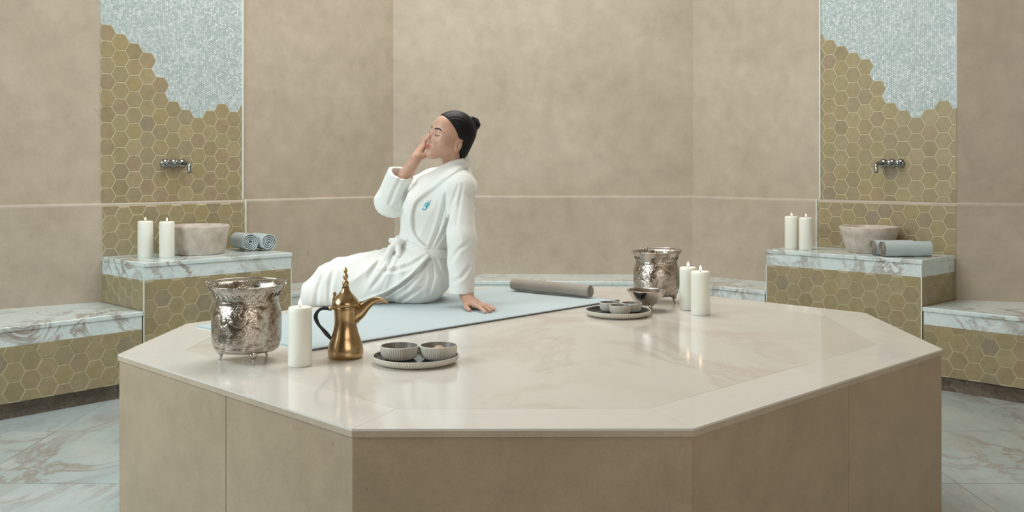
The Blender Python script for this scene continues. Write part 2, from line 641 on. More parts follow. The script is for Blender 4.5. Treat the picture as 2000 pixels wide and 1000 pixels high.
def hex_panel(parent, origin2, u, w, z0, z1, t_first, z_phase, h=0.0055, tops=None, out=0.0, name='tile_panel', grout='grout'):
    """a panel (part) of hexagon tiles (sub-parts); flat tops, columns along u"""
    mw = plane_matrix(origin2, u, 0.0, out)
    k0 = -1 - int(t_first / PITCH)
    k1 = int((w - t_first) / PITCH) + 2
    cells = []
    for k in range(k0, k1):
        cx = t_first + k * PITCH
        if cx + HEXR < 0.002 or cx - HEXR > w - 0.002: continue
        ph = z_phase + (AFLAT / 2 if k % 2 else 0.0)
        r = math.floor((z0 - ph) / AFLAT) - 1
        while True:
            cz = ph + r * AFLAT
            r += 1
            if cz - AFLAT / 2 > z1: break
            if cz + AFLAT / 2 < z0 + 0.002: continue
            if tops is not None and cz + AFLAT / 2 > tops[max(0, min(len(tops) - 1, k))] + AFLAT * 0.5: break
            cells.append((cx, cz))
    # grout bed
    gv, gf = [], []
    for (cx, cz) in cells:
        p = clip_poly(clip_poly(hex_poly(cx, cz), 0, w, 0) or [], z0, z1, 1) if clip_poly(hex_poly(cx, cz), 0, w, 0) else []
        if not p: continue
        b = len(gv)
        n = len(p)
        gv += [(q[0], q[1], 0.0) for q in p] + [(q[0], q[1], h - 0.0018) for q in p]
        for i in range(n):
            j = (i + 1) % n
            gf.append((b + i, b + j, b + n + j, b + n + i))
        gf.append(tuple(range(b + n, b + 2 * n)))
    panel = mesh_obj(name, gv, gf, M[grout])
    panel.matrix_world = mw
    panel.parent = parent
    for (cx, cz) in cells:
        full = hex_poly(cx, cz, GAP / 2)
        p = clip_poly(full, 0.001, w - 0.001, 0)
        p = clip_poly(p, z0 + 0.001, z1 - 0.001, 1) if p else []
        if not p: continue
        xs = [q[0] for q in p]; zs = [q[1] for q in p]
        if (max(xs) - min(xs)) < 0.006 or (max(zs) - min(zs)) < 0.006: continue
        same = len(p) == 6 and all(abs(a[0] - b[0]) + abs(a[1] - b[1]) < 1e-7 for a, b in zip(p, full))
        if same and 'full' in HEX_ME:
            o = bpy.data.objects.new('hexagon_tile', HEX_ME['full'])
            link(o, panel)
        else:
            V, Fc = tile_geo([(q[0] - cx, q[1] - cz) for q in p], h)
            o = mesh_obj('hexagon_tile', V, Fc, M['tile'], panel)
            if same: HEX_ME['full'] = o.data
        jit = random.uniform(-0.0004, 0.0004)
        o.location = (cx, cz, jit)
    return panel


def mosaic(parent, origin2, u, w, z_hi, tops, t_first, out=0.0, h=0.003):
    ax, af = 0.0126, 0.0146
    V, Fc = [], []
    k = 0
    x = ax / 2
    while x < w - 0.005:
        c = max(0, min(len(tops) - 1, int(round((x - t_first) / PITCH))))
        z = tops[c] - 0.05 + (af / 2 if k % 2 else 0)
        z = math.floor(z / af) * af + (af / 2 if k % 2 else 0)
        while z < z_hi:
            p = hex_poly(x, z, 0.0007, ax / 1.5, af / 2)
            v, f = tile_geo(p, h + random.uniform(-0.0003, 0.0003), 0.0004)
            b = len(V)
            V += v[6:]
            Fc += [tuple(i - 6 + b for i in q) for q in f if min(q) >= 6]
            z += af
        x += ax
        k += 1
    o = mesh_obj('pearl_mosaic', V, Fc, M['mosaic'])
    o.matrix_world = plane_matrix(origin2, u, 0.0, out)
    o.parent = parent
    tag(o, 'pale pearly mosaic of tiny hexagons', kind='stuff')
    zb = min(tops) - 0.06
    bm = prism_bm([(0, zb), (w, zb), (w, Z_CEIL), (0, Z_CEIL)], 0, 0.0012)
    b = bm_obj('mosaic_bed', bm, M['mosaic_grout'])
    b.matrix_world = plane_matrix(origin2, u, 0.0, out)
    b.parent = parent


def wall_d(px, origin2, u):
    """position along a wall line for the sight line of pixel column px, and its depth"""
    s = (px - 1000) / F_PX
    t = (s * origin2.y - origin2.x) / (u.x - s * u.y)
    return t, origin2.y + u.y * t


def column_tops(pxs, ys, origin2, u, pitch_phase):
    out = []
    for k, (px, y) in enumerate(zip(pxs, ys)):
        d = wall_d(px, origin2, u)[1]
        z = CAM_Z - (y - HORIZON) / F_PX * d
        ph = pitch_phase + (AFLAT / 2 if k % 2 else 0) + AFLAT / 2
        out.append(ph + round((z - ph) / AFLAT) * AFLAT)
    return out


def trim_strip(parent, origin2, u, t, z0, z1, w=0.009, p=0.012, out=0.0):
    bm = prism_bm([(t, z0), (t + w, z0), (t + w, z1), (t, z1)], 0, p, 0.002, 2)
    o = bm_obj('edge_trim', bm, M['white_trim'])
    o.matrix_world = plane_matrix(origin2, u, 0.0, out)
    o.parent = parent


# left niche
uL = seg_dir(RING, 1)
uR = seg_dir(RING, 3)
tops_px_L = [208, 237, 262, 288, 314, 338, 362, 386, 409, 431, 456]
tops_y_L = [48, 66, 84, 101, 149, 196, 212, 229, 214, 200, 216]
dL0 = wall_d(208, UP[1], uL)
phL = CAM_Z - (48 - HORIZON) / F_PX * dL0[1] - AFLAT / 2
topsL = column_tops(tops_px_L, tops_y_L, UP[1], uL, phL)
wL = 0.945
hex_panel(wall['wall_back_left'], UP[1], uL, wL, Z_LEDGE, 3.0, dL0[0], phL, tops=topsL, name='upper_tile_panel')
mosaic(wall['wall_back_left'], UP[1], uL, wL, 2.55, topsL, dL0[0])
trim_strip(wall['wall_back_left'], UP[1], uL, wL, Z_LEDGE, Z_CEIL)
hex_panel(wall['wall_back_left'], RING[1], uL, 0.953, Z_SHELF, Z_LEDGE - 0.02, dL0[0] + 0.012, phL + 0.03, name='lower_tile_panel')
trim_strip(wall['wall_back_left'], RING[1], uL, 0.953, Z_SHELF, Z_LEDGE - 0.002)
# right niche
tops_px_R = [1620, 1643, 1665, 1688, 1713, 1737, 1761, 1786, 1812, 1839, 1866]
tops_y_R = [78, 90, 102, 116, 158, 201, 214, 229, 214, 197, 213]
tR0 = wall_d(1604, UP[3], uR)[0]
oR_up = UP[3] + uR * tR0
wR = (UP[4] - oR_up).length - 0.002
dR0 = wall_d(1620, oR_up, uR)
phR = CAM_Z - (78 - HORIZON) / F_PX * dR0[1] - AFLAT / 2
topsR = column_tops(tops_px_R, tops_y_R, oR_up, uR, phR)
hex_panel(wall['wall_back_right'], oR_up, uR, wR, Z_LEDGE, 3.0, dR0[0], phR, tops=topsR, name='upper_tile_panel')
mosaic(wall['wall_back_right'], oR_up, uR, wR, 2.55, topsR, dR0[0])
trim_strip(wall['wall_back_right'], oR_up, uR, -0.009, Z_LEDGE, Z_CEIL)
tR1 = wall_d(1597, RING[3], uR)[0]
oR_lo = RING[3] + uR * tR1
wR1 = (RING[4] - oR_lo).length - 0.002
hex_panel(wall['wall_back_right'], oR_lo, uR, wR1, Z_SHELF, Z_LEDGE - 0.02, 0.05, phR + 0.05, name='lower_tile_panel')
trim_strip(wall['wall_back_right'], oR_lo, uR, -0.009, Z_SHELF, Z_LEDGE - 0.002)


# ------------------------------------------------------------------ benches and plinths
def inset_poly(poly, d):
    """inset a counter-clockwise or clockwise polygon by d (miter)"""
    P = [Vector((p[0], p[1])) for p in poly]
    area = sum(P[i].x * P[(i + 1) % len(P)].y - P[(i + 1) % len(P)].x * P[i].y for i in range(len(P)))
    sgn = 1 if area > 0 else -1
    out = []
    for i in range(len(P)):
        u0 = (P[i] - P[i - 1]).normalized()
        u1 = (P[(i + 1) % len(P)] - P[i]).normalized()
        n0 = Vector((-u0.y, u0.x)) * sgn
        n1 = Vector((-u1.y, u1.x)) * sgn
        m = n0 + n1
        m = m / max(m.dot(n0), 0.2)
        out.append(P[i] + m * d)
    return out


def masonry(name, poly, z_top, label, cat, faces, thick=0.1, z_body=0.085, group=None):
    """stone bench / plinth: faces = list of (corner index from, to, z_lo) that get hexagon tiles"""
    root = empty(name, (0, 0, 0))
    tag(root, label, cat, group)
    bm_obj('body', prism_bm(inset_poly(poly, 0.0075), z_body, z_top - thick), M['grout_dim'], root)
    bm_obj('skirting', prism_bm(inset_poly(poly, 0.035), 0.0, z_body), M['skirting'], root)
    bm_obj('apron', prism_bm(inset_poly(poly, 0.002), z_top - thick, z_top - 0.026), M['marble'], root)
    bm_obj('top_slab', prism_bm(inset_poly(poly, -0.004), z_top - 0.026, z_top, 0.006, 3), M['marble'], root)
    for (a, b, zlo) in faces:
        A, B = Vector(poly[a]), Vector(poly[b])
        u = (B - A).normalized()
        hex_panel(root, A - inward(u) * 0.0075, u, (B - A).length, zlo, z_top - thick, 0.03, 0.09, h=0.0065, name='tile_face', grout='grout_dim')
    return root


PL = Vector((-2.06, 5.58))
nL, nR = inward(uL), inward(uR)
blkL = [PL, PL + uL * 0.96, RING[1] + uL * 0.96, RING[1]]
plinth_l = masonry('basin_plinth', blkL, Z_SHELF, 'tiled plinth with veined marble top carrying the left stone basin', 'plinth', [(0, 1, 0.085), (3, 0, Z_BENCH)], group='tiled basin plinths')
PR0 = RING[3] + uR * 0.915 + nR * 0.455
PR1 = RING[3] + uR * 1.943 + nR * 0.455
blkR = [PR0, PR1, RING[3] + uR * 1.943, RING[3] + uR * 0.915]
plinth_r = masonry('basin_plinth', blkR, Z_SHELF, 'tiled plinth with veined marble top carrying the right stone basin and folded grey towels', 'plinth', [(0, 1, 0.085), (1, 2, Z_BENCH)], group='tiled basin plinths')

for (pl_, root_) in ((blkL, plinth_l), (blkR, plinth_r)):
    for k_ in (0, 1):
        c_ = Vector(pl_[k_])
        c_ = c_ + (sum((Vector(q) for q in pl_), Vector((0, 0))) / 4 - c_).normalized() * 0.0035
        bm_obj('corner_trim', prism_bm([c_ + Vector((-0.004, 0)), c_ + Vector((0, -0.004)), c_ + Vector((0.004, 0)), c_ + Vector((0, 0.004))], 0.086, Z_SHELF - 0.101), M['white_trim'], root_)
dOL = Vector((-0.656, -0.755))
e = 0.006
benchL = [PL + dOL * 2.0, PL - uL * e, RING[1] - uL * e, RING[0]]
masonry('marble_bench', benchL, Z_BENCH, 'low marble topped tiled bench along the wall at far left', 'bench', [(0, 1, 0.085)], group='marble wall benches')
dOR = Vector((0.692, -0.722))
qR = RING[3] + uR * 1.943
benchR = [PR1 + uR * e, PR1 + dOR * 1.8, RING[5], qR + uR * 0.012]
masonry('marble_bench', benchR, Z_BENCH, 'low marble topped tiled bench along the wall at far right', 'bench', [(0, 1, 0.085)], group='marble wall benches')
INN = offset_ring(RING, -0.46)
bl = [RING[1] + uL * 0.966, RING[2], INN[2], RING[1] + uL * 0.966 + nL * 0.46][::-1]
masonry('marble_bench', bl, Z_BENCH, 'low marble bench partly hidden behind the seated woman, beside the left plinth', 'bench', [(0, 1, 0.085)], group='marble wall benches')
bb = [RING[2], RING[3], INN[3], INN[2]][::-1]
masonry('marble_bench', bb, Z_BENCH, 'low marble bench under the wide wall straight behind the platform', 'bench', [(0, 1, 0.085)], group='marble wall benches')
br = [RING[3], RING[3] + uR * 0.909, RING[3] + uR * 0.909 + nR * 0.46, INN[3]][::-1]
masonry('marble_bench', br, Z_BENCH, 'low marble bench seen right of the pair of candles on the platform', 'bench', [(0, 1, 0.085)], group='marble wall benches')

# ------------------------------------------------------------------ octagonal platform
OCT = [on(687, 838, Z_PLAT), on(1355, 837, Z_PLAT), on(1842, 682, Z_PLAT), on(1690, 611, Z_PLAT),
       Vector((0.56, 4.98, Z_PLAT)), Vector((-0.24, 4.98, Z_PLAT)), on(365, 632, Z_PLAT), on(230, 692, Z_PLAT)]
OCT = [Vector((p.x, p.y)) for p in OCT]
plat = empty('octagonal_platform', (0.09, 3.6, 0))
tag(plat, 'large octagonal beige stone platform in the middle of the room', 'platform')


def pchild(o):
    o.parent = plat
    o.matrix_parent_inverse = Matrix.Translation((-0.09, -3.6, 0))
    return o


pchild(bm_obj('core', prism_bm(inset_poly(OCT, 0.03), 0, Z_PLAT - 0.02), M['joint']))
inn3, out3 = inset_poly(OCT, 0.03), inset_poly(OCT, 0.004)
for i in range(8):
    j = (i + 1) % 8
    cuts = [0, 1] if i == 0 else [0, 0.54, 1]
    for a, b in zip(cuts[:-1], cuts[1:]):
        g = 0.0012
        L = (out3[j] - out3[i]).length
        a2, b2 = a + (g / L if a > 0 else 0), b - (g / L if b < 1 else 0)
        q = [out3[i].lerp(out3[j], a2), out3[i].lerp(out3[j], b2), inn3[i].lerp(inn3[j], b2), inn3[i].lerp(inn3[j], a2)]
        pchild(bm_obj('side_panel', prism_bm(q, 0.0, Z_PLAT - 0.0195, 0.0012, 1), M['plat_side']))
in19 = inset_poly(OCT, 0.19)
for i in range(8):
    j = (i + 1) % 8
    q = inset_poly([OCT[i], OCT[j], in19[j], in19[i]], 0.0005)
    pchild(bm_obj('border_slab', prism_bm(q, Z_PLAT - 0.005, Z_PLAT), M['plat_border']))
    q = [OCT[i], OCT[j], in19[j], in19[i]]
    pchild(bm_obj('edge_moulding', prism_bm(q, Z_PLAT - 0.0192, Z_PLAT - 0.005), M['plat_edge']))
pchild(bm_obj('centre_slab', prism_bm(inset_poly(in19, 0.0008), Z_PLAT - 0.019, Z_PLAT), M['plat_top']))


# ------------------------------------------------------------------ taps
def tap(origin2, u, px_first, mirror, label):
    t, d = wall_d(px_first, origin2, u)
    z = CAM_Z - (319 - HORIZON) / F_PX * d
    root = empty('wall_tap')
    root.matrix_world = plane_matrix(origin2 + u * t, u, z, 0.006)
    tag(root, label, 'tap', 'chrome wall taps')
    sg = -1 if mirror else 1

    def ring(x, nm='escutcheon'):
        v, f = lathe([(0, 0), (0.027, 0), (0.0292, 0.003), (0.028, 0.009), (0.020, 0.013), (0.015, 0.018), (0.0, 0.018)], 24)
        return mesh_obj(nm, v, f, M['chrome'], root, True, (x, 0, 0))
    for k in range(3):
        ring(sg * 0.056 * k)
    # two valve handles
    for k in range(2):
        v, f = lathe([(0, 0.016), (0.013, 0.016), (0.013, 0.036), (0.018, 0.038), (0.0188, 0.052), (0.015, 0.056), (0, 0.056)], 20)
        h = mesh_obj('valve', v, f, M['chrome'], root, True, (sg * 0.056 * k, 0, 0))
        v, f = tube([(-0.024 * 1, 0, 0.045), (0.024, 0, 0.045)], 0.0045, 8)
        mesh_obj('lever', v, f, M['chrome'], h, True)
    v, f = tube([(0, 0, 0.03), (sg * 0.112, 0, 0.03)], 0.006, 8)
    mesh_obj('connecting_bar', v, f, M['chrome'], root, True)
    path = smooth_path([(sg * 0.112, 0, 0.01), (sg * 0.112, 0.002, 0.05), (sg * 0.112, 0.0, 0.085), (sg * 0.112, -0.018, 0.102), (sg * 0.112, -0.045, 0.105), (sg * 0.112, -0.062, 0.105)], 5)
    v, f = tube(path, 0.0125, 12)
    mesh_obj('spout', v, f, M['chrome'], root, True)


tap(UP[1], uL, 321, False, 'chrome wall tap with spout on the left tiled niche')
tap(UP[3], uR, 1760, True, 'chrome wall tap with spout on the right tiled niche')


# ------------------------------------------------------------------ stone basins
def basin(loc, rt, rb, h, label, rz=0.0):
    prof = [(0, 0), (rb * 0.95, 0), (rb, 0.006), (rb + (rt - rb) * 0.35, h * 0.3), (rb + (rt - rb) * 0.75, h * 0.72), (rt, h - 0.008), (rt - 0.004, h), (rt - 0.022, h - 0.002), (rt - 0.032, h - 0.02), (rt * 0.6, h * 0.4), (0, h * 0.3)]
    v, f = lathe(prof, 56)
    v = [(x * (1 + 0.012 * math.sin(5 * math.atan2(y, x) + z * 20)), y * (1 + 0.012 * math.cos(4 * math.atan2(y, x))), z) for (x, y, z) in v]
    o = mesh_obj('stone_basin', v, f, M['basin'], None, True, loc)
    tag(o, label, 'basin', 'stone wash basins')
    return o


basin((at(386, 490, 6.18).x, 6.18, Z_SHELF), 0.195, 0.158, 0.178, 'rough stone basin beside the candles on the left marble plinth')
basin((at(1700, 488, 6.285).x - 0.013, 6.271, Z_SHELF), 0.182, 0.130, 0.165, 'rough stone basin behind the rolled towels on the right marble plinth')


# ------------------------------------------------------------------ candles
def candle(loc, r, h, label, seed):
    rd = random.Random(seed)
    root = empty('pillar_candle', loc, rd.uniform(0, 6))
    tag(root, label, 'candle', 'white pillar candles')
    prof = [(0, 0), (r * 0.96, 0), (r, 0.003), (r, h - 0.012), (r * 0.965, h - 0.004), (r * 0.88, h - 0.001), (r * 0.72, h - 0.0035), (r * 0.3, h - 0.007), (0, h - 0.0075)]
    v, f = lathe(prof, 40)
    mesh_obj('wax', v, f, M['wax'], root, True)
    p = [(0, 0, h - 0.009), (0.0006, 0, h + 0.002), (0.002, 0.001, h + 0.008)]
    v, f = tube(p, 0.0011, 6)
    mesh_obj('wick', v, f, M['wick'], root, True)
    b = h + 0.003
    v, f = lathe([(0, b), (0.0034, b + 0.0015), (0.0054, b + 0.0055), (0.0046, b + 0.010), (0.0022, b + 0.015), (0, b + 0.020)], 14)
    mesh_obj('flame', v, f, M['flame'], root, True)
    return root


def candle_px(px, y_front, y_top, width_px, z, label, seed):
    d = F_PX * (CAM_Z - z) / (y_front - HORIZON)
    r = width_px / 2 * d / F_PX
    d += r * 0.9
    r = width_px / 2 * d / F_PX
    h = (CAM_Z - (y_top - HORIZON) / F_PX * d) - z
    candle(((px - 1000) / F_PX * d, d, z), r, h, label, seed)


candle_px(586, 718, 598, 46, Z_PLAT, 'lit white pillar candle between silver bucket and brass coffee pot', 1)
candle_px(1344, 607, 521, 33, Z_PLAT, 'lit white pillar candle beside the right bucket, rear of the platform pair', 2)
candle_px(1368, 617, 529, 37, Z_PLAT, 'lit white pillar candle on the platform, front of the right pair', 3)
candle_px(284, 503, 431, 29, Z_SHELF, 'lit white pillar candle on the left marble plinth, farther from the basin', 4)
candle_px(326, 504, 432, 29, Z_SHELF, 'lit white pillar candle on the left marble plinth, touching the basin in view', 5)
candle_px(1546, 487, 422, 26, Z_SHELF, 'lit white pillar candle at the left end of the right marble plinth', 6)
candle_px(1574, 489, 424, 26, Z_SHELF, 'lit white pillar candle on the right marble plinth, nearer the stone basin', 7)


# ------------------------------------------------------------------ rolled cloths
def spiral_roll(R, length, turns, thick, r0=0.006, wob=0.0, seed=0):
    """cloth rolled about the local x axis, resting on z = 0"""
    rd = random.Random(seed)
    n = int(turns * 26)
    ph = rd.uniform(0, 6)
    out, inn = [], []
    for i in range(n + 1):
        t = i / n
        a = -turns * 2 * math.pi * (1 - t) - 1.9
        r = r0 + (R - thick * 0.5 - r0) * t
        r *= 1 + wob * math.sin(3 * a + ph) * (1 - t * 0.7)
        out.append((math.cos(a) * (r + thick * 0.46), math.sin(a) * (r + thick * 0.46)))
        inn.append((math.cos(a) * (r - thick * 0.46), math.sin(a) * (r - thick * 0.46)))
    loop = out + inn[::-1]
    m = len(loop)
    xs = [0, 0.004, 0.012] + [length * k / 8 for k in range(1, 8)] + [length - 0.012, length - 0.004, length]
    V, Fc = [], []
    for s, x in enumerate(xs):
        sq = 1.0
        if s in (0, len(xs) - 1): sq = 0.0
        elif s in (1, len(xs) - 2): sq = 0.6
        bulge = 1.0 + 0.015 * math.sin(s * 1.7 + ph)
        for k in range(m):
            o_ = loop[k]
            i_ = loop[m - 1 - k]
            mid = ((o_[0] + i_[0]) / 2, (o_[1] + i_[1]) / 2)
            q = (mid[0] + (o_[0] - mid[0]) * (0.45 + 0.55 * sq), mid[1] + (o_[1] - mid[1]) * (0.45 + 0.55 * sq))
            V.append((x, q[0] * bulge, q[1] * bulge + R))
    for s in range(len(xs) - 1):
        for k in range(m):
            j = (k + 1) % m
            Fc.append((s * m + k, s * m + j, (s + 1) * m + j, (s + 1) * m + k))
    for k in range(n):
        a, b, c, d = k, k + 1, m - 2 - k, m - 1 - k
        Fc.append((a, d, c, b))
        L = (len(xs) - 1) * m
        Fc.append((L + a, L + b, L + c, L + d))
    return V, Fc


def roll(name, p0, axis, R, length, turns, thick, mat, label, cat, group=None, wob=0.0, seed=0, end_mat=None):
    v, f = spiral_roll(R, length, turns, thick, wob=wob, seed=seed)
    o = mesh_obj(name, v, f, mat, None, True, p0)
    if end_mat is not None:
        o.data.materials.append(end_mat)
        for pg in o.data.polygons:
            if all(o.data.vertices[i].co.x < 0.0125 for i in pg.vertices): pg.material_index = 1
    o.rotation_euler = (0, 0, math.atan2(axis[1], axis[0]))
    tag(o, label, cat, group)
    return o


ax = (-0.62, 0.78)
roll('rolled_towel', (at(489, 490, 6.33).x, 6.33, Z_SHELF), ax, 0.059, 0.21, 4.2, 0.0088, M['towel'], 'grey blue rolled towel on the left plinth, nearer the stone basin', 'towel', 'rolled towels', 0.02, 1)
roll('rolled_towel', (at(525, 490, 6.37).x, 6.37, Z_SHELF), ax, 0.057, 0.21, 3.8, 0.0090, M['towel'], 'grey blue rolled towel at the right end of the left plinth', 'towel', 'rolled towels', 0.06, 2)
roll('rolled_towel', (2.205, 5.966, Z_SHELF), (0.975, 0.05), 0.0485, 0.30, 4.0, 0.0076, M['towel'], 'pale grey blue rolled towel lying nearest on the right plinth', 'towel', 'rolled towels', 0.05, 3, M['towel_taupe'])
roll('rolled_towel', (2.185, 6.064, Z_SHELF), (0.98, 0.03), 0.0485, 0.25, 4.0, 0.0076, M['towel'], 'rolled towel between the stone basin and the nearest roll, right plinth', 'towel', 'rolled towels', 0.05, 4, M['towel_taupe'])

# ------------------------------------------------------------------ mat and rolled mat on the platform
MAT_H = 0.006
m_front = on(606, 686, Z_PLAT)
dl = Vector((0.684, 0.7295)).normalized()
dw = Vector((-dl.y, dl.x))
m_len, m_wid = 1.655, 0.72
mat_root = empty('spa_mat', (m_front.x, m_front.y, Z_PLAT), math.atan2(dl.y, dl.x))
tag(mat_root, 'pale blue woven mat under the seated woman', 'mat')
nx, ny = 60, 26
V = []
for j in range(ny + 1):
    for i in range(nx + 1):
        x, y = m_len * i / nx, m_wid * j / ny
        V.append((x, y, MAT_H + 0.0006 * math.sin(x * 17 + y * 9) * math.sin(y * 21)))
top = len(V)
Fc = [(j * (nx + 1) + i, j * (nx + 1) + i + 1, (j + 1) * (nx + 1) + i + 1, (j + 1) * (nx + 1) + i) for j in range(ny) for i in range(nx)]
rim = [i for i in range(nx + 1)] + [(j + 1) * (nx + 1) - 1 for j in range(1, ny + 1)] + [ny * (nx + 1) + i for i in range(nx - 1, -1, -1)] + [j * (nx + 1) for j in range(ny - 1, 0, -1)]
for k in rim:
    V.append((V[k][0], V[k][1], 0.0003))
for a in range(len(rim)):
    b = (a + 1) % len(rim)
    Fc.append((rim[b], rim[a], top + a, top + b))
mesh_obj('cloth', V, Fc, M['mat'], mat_root, True)
bm = prism_bm([(-0.001, -0.0035), (m_len + 0.001, -0.003), (m_len + 0.001, 0.0005), (-0.001, 0.0005)], 0.0004, MAT_H + 0.0004, 0.0008, 1)
bm_obj('edge_binding', bm, M['mat_edge'], mat_root)

r0 = on(1000, 569, Z_PLAT + MAT_H)
r1 = on(1152, 584, Z_PLAT + MAT_H)
axv = (r0 - r1)
roll('rolled_mat', (r1.x + 0.004, r1.y + 0.022, Z_PLAT + MAT_H + 0.0012), (axv.x, axv.y), 0.030, axv.length, 4.5, 0.0050, M['taupe'], 'taupe ribbed mat rolled up on the far end of the pale mat', 'rolled mat', None, 0.03, 9)


# ------------------------------------------------------------------ silver buckets
def bucket(loc, rz, label, sc=1.0):
    root = empty('silver_bucket', loc, rz)
    root.scale = (sc, sc, sc)
    tag(root, label, 'bucket', 'engraved silver buckets')
    prof = [(0, 0.030), (0.072, 0.030), (0.088, 0.033), (0.097, 0.040), (0.1005, 0.050), (0.0990, 0.053), (0.1025, 0.057), (0.1050, 0.068), (0.1062, 0.09), (0.1062, 0.130), (0.1045, 0.150), (0.1005, 0.166), (0.0962, 0.176), (0.0945, 0.181),
            (0.0970, 0.184), (0.0948, 0.188), (0.0960, 0.195), (0.1000, 0.210), (0.1055, 0.223), (0.1115, 0.2300), (0.1138, 0.2322), (0.1142, 0.2345), (0.1125, 0.2362), (0.1085, 0.2345), (0.102, 0.222), (0.094, 0.200), (0.0915, 0.185), (0.096, 0.168), (0.1, 0.14), (0.1, 0.06), (0.09, 0.038), (0, 0.034)]
    v, f = lathe(prof, 64)
    body = mesh_obj('body', v, f, M['silver'], root, True)
    # raised zigzag frieze on the collar
    zz = []
    for k in range(57):
        a = 2 * math.pi * k / 56
        r, z = (0.1012, 0.212) if k % 2 else (0.0975, 0.199)
        zz.append(((r + 0.0006) * math.cos(a), (r + 0.0006) * math.sin(a), z))
    v, f = tube(zz, 0.0011, 5)
    mesh_obj('frieze', v, f, M['silver_plain'], body, True)
    for k in range(3):
        a = 0.9 + k * 2 * math.pi / 3
        path = smooth_path([(0.070, 0, 0.040), (0.083, 0, 0.030), (0.080, 0, 0.018), (0.083, 0, 0.006), (0.088, 0, 0.0022)], 4)
        rad = [0.016, 0.0155, 0.015, 0.014, 0.0125, 0.011, 0.009, 0.0072, 0.0058, 0.0048, 0.004, 0.0036, 0.0033, 0.0032, 0.0034, 0.003, 0.0022]
        v, f = tube(path, rad[:len(path)], 10)
        v = [(x * math.cos(a) - y * math.sin(a), x * math.sin(a) + y * math.cos(a), z) for (x, y, z) in v]
        mesh_obj('foot', v, f, M['silver_plain'], root, True)
    for s in (-1, 1):
        v, f = tube(smooth_path([(s * 0.100, 0, 0.206), (s * 0.112, 0, 0.222), (s * 0.1185, 0, 0.234), (s * 0.1215, 0, 0.241), (s * 0.118, 0, 0.246)], 4), 0.003, 8)
        mesh_obj('handle_lug', v, f, M['silver_plain'], root, True)
    arc = []
    for k in range(25):
        a = math.pi * k / 24
        arc.append((0.1185 * math.cos(a), 0.1155 * math.sin(a), 0.2392 + 0.003 * math.sin(a)))
    v, f = tube(arc, 0.0028, 8)
    mesh_obj('bail_handle', v, f, M['silver_plain'], root, True)
    return root


bucket((at(482, 700, 3.09).x, 3.09, Z_PLAT), 0.12, 'engraved silver bucket on three feet at the left of the platform')
bucket((at(1282, 590, 4.42).x, 4.42, Z_PLAT), -1.2, 'engraved silver bucket behind the footed silver bowl at the right', 0.955)

# footed silver bowl
fb = empty('footed_bowl', (at(1263, 600, 4.16).x, 4.16, Z_PLAT), 0.5)
tag(fb, 'small silver bowl on three feet in front of the right bucket', 'bowl')
v, f = lathe([(0, 0.022), (0.030, 0.023), (0.048, 0.034), (0.064, 0.054), (0.076, 0.074), (0.081, 0.082), (0.0825, 0.0845), (0.081, 0.086), (0.077, 0.083), (0.069, 0.068), (0.055, 0.045), (0.035, 0.031), (0, 0.028)], 48)
mesh_obj('bowl', v, f, M['silver_plain'], fb, True)
for k in range(3):
    a = 0.3 + k * 2 * math.pi / 3
    v, f = tube(smooth_path([(0.030, 0, 0.026), (0.038, 0, 0.018), (0.034, 0, 0.009), (0.038, 0, 0.0025)], 4), [0.007, 0.007, 0.0065, 0.006, 0.005, 0.0045, 0.004, 0.0035, 0.003, 0.0028, 0.0026, 0.0025, 0.0025], 8)
    v = [(x * math.cos(a) - y * math.sin(a), x * math.sin(a) + y * math.cos(a), z) for (x, y, z) in v]
    mesh_obj('foot', v, f, M['silver_plain'], fb, True)

# ------------------------------------------------------------------ brass coffee pot
pot = empty('coffee_pot', (at(675, 700, 3.137).x, 3.137, Z_PLAT), 0.0)
tag(pot, 'brass Arabic coffee pot with curved spout and black handle', 'coffee pot')
v, f = lathe([(0, 0), (0.050, 0), (0.053, 0.003), (0.0555, 0.012), (0.0555, 0.026), (0.0525, 0.042), (0.0455, 0.062), (0.039, 0.082), (0.0352, 0.105), (0.0350, 0.125), (0.0368, 0.145), (0.0385, 0.158), (0.0375, 0.162), (0, 0.162)], 48)
body = mesh_obj('body', v, f, M['brass'], pot, True)
v, f = lathe([(0, 0.160), (0.0395, 0.160), (0.0425, 0.166), (0.0425, 0.172), (0.039, 0.180), (0.030, 0.191), (0.020, 0.202), (0.0125, 0.212), (0.0115, 0.220), (0.0, 0.221)], 40)
lid = mesh_obj('lid', v, f, M['brass'], pot, True)
v, f = lathe([(0, 0.219), (0.0105, 0.220), (0.0098, 0.232), (0.0105, 0.236), (0.006, 0.240), (0.0045, 0.244), (0.0085, 0.251), (0.0088, 0.256), (0.005, 0.262), (0.0036, 0.265), (0.006, 0.270), (0.005, 0.275), (0.002, 0.282), (0, 0.286)], 20)
mesh_obj('finial', v, f, M['brass'], lid, True)
sp = smooth_path([(0.026, 0, 0.134), (0.044, 0, 0.144), (0.061, 0, 0.160), (0.080, 0, 0.174), (0.100, 0, 0.181), (0.118, 0, 0.1785), (0.133, 0, 0.169)], 5)
nsp = len(sp)
rad = [0.031 * (1 - (i / (nsp - 1)) ** 0.62) + 0.0020 for i in range(nsp)]
v, f = tube(sp, rad, 14, 0.5, (0, 1, 0))
mesh_obj('spout', v, f, M['brass'], pot, True)
hp = smooth_path([(-0.044, 0, 0.152), (-0.066, 0, 0.155), (-0.085, 0, 0.147), (-0.094, 0, 0.128), (-0.086, 0, 0.105), (-0.070, 0, 0.086), (-0.056, 0, 0.070), (-0.046, 0, 0.058)], 5)
v, f = tube(hp, [0.0058 + 0.001 * math.sin(i * 0.5) for i in range(len(hp))], 10)
mesh_obj('handle', v, f, M['black'], pot, True)
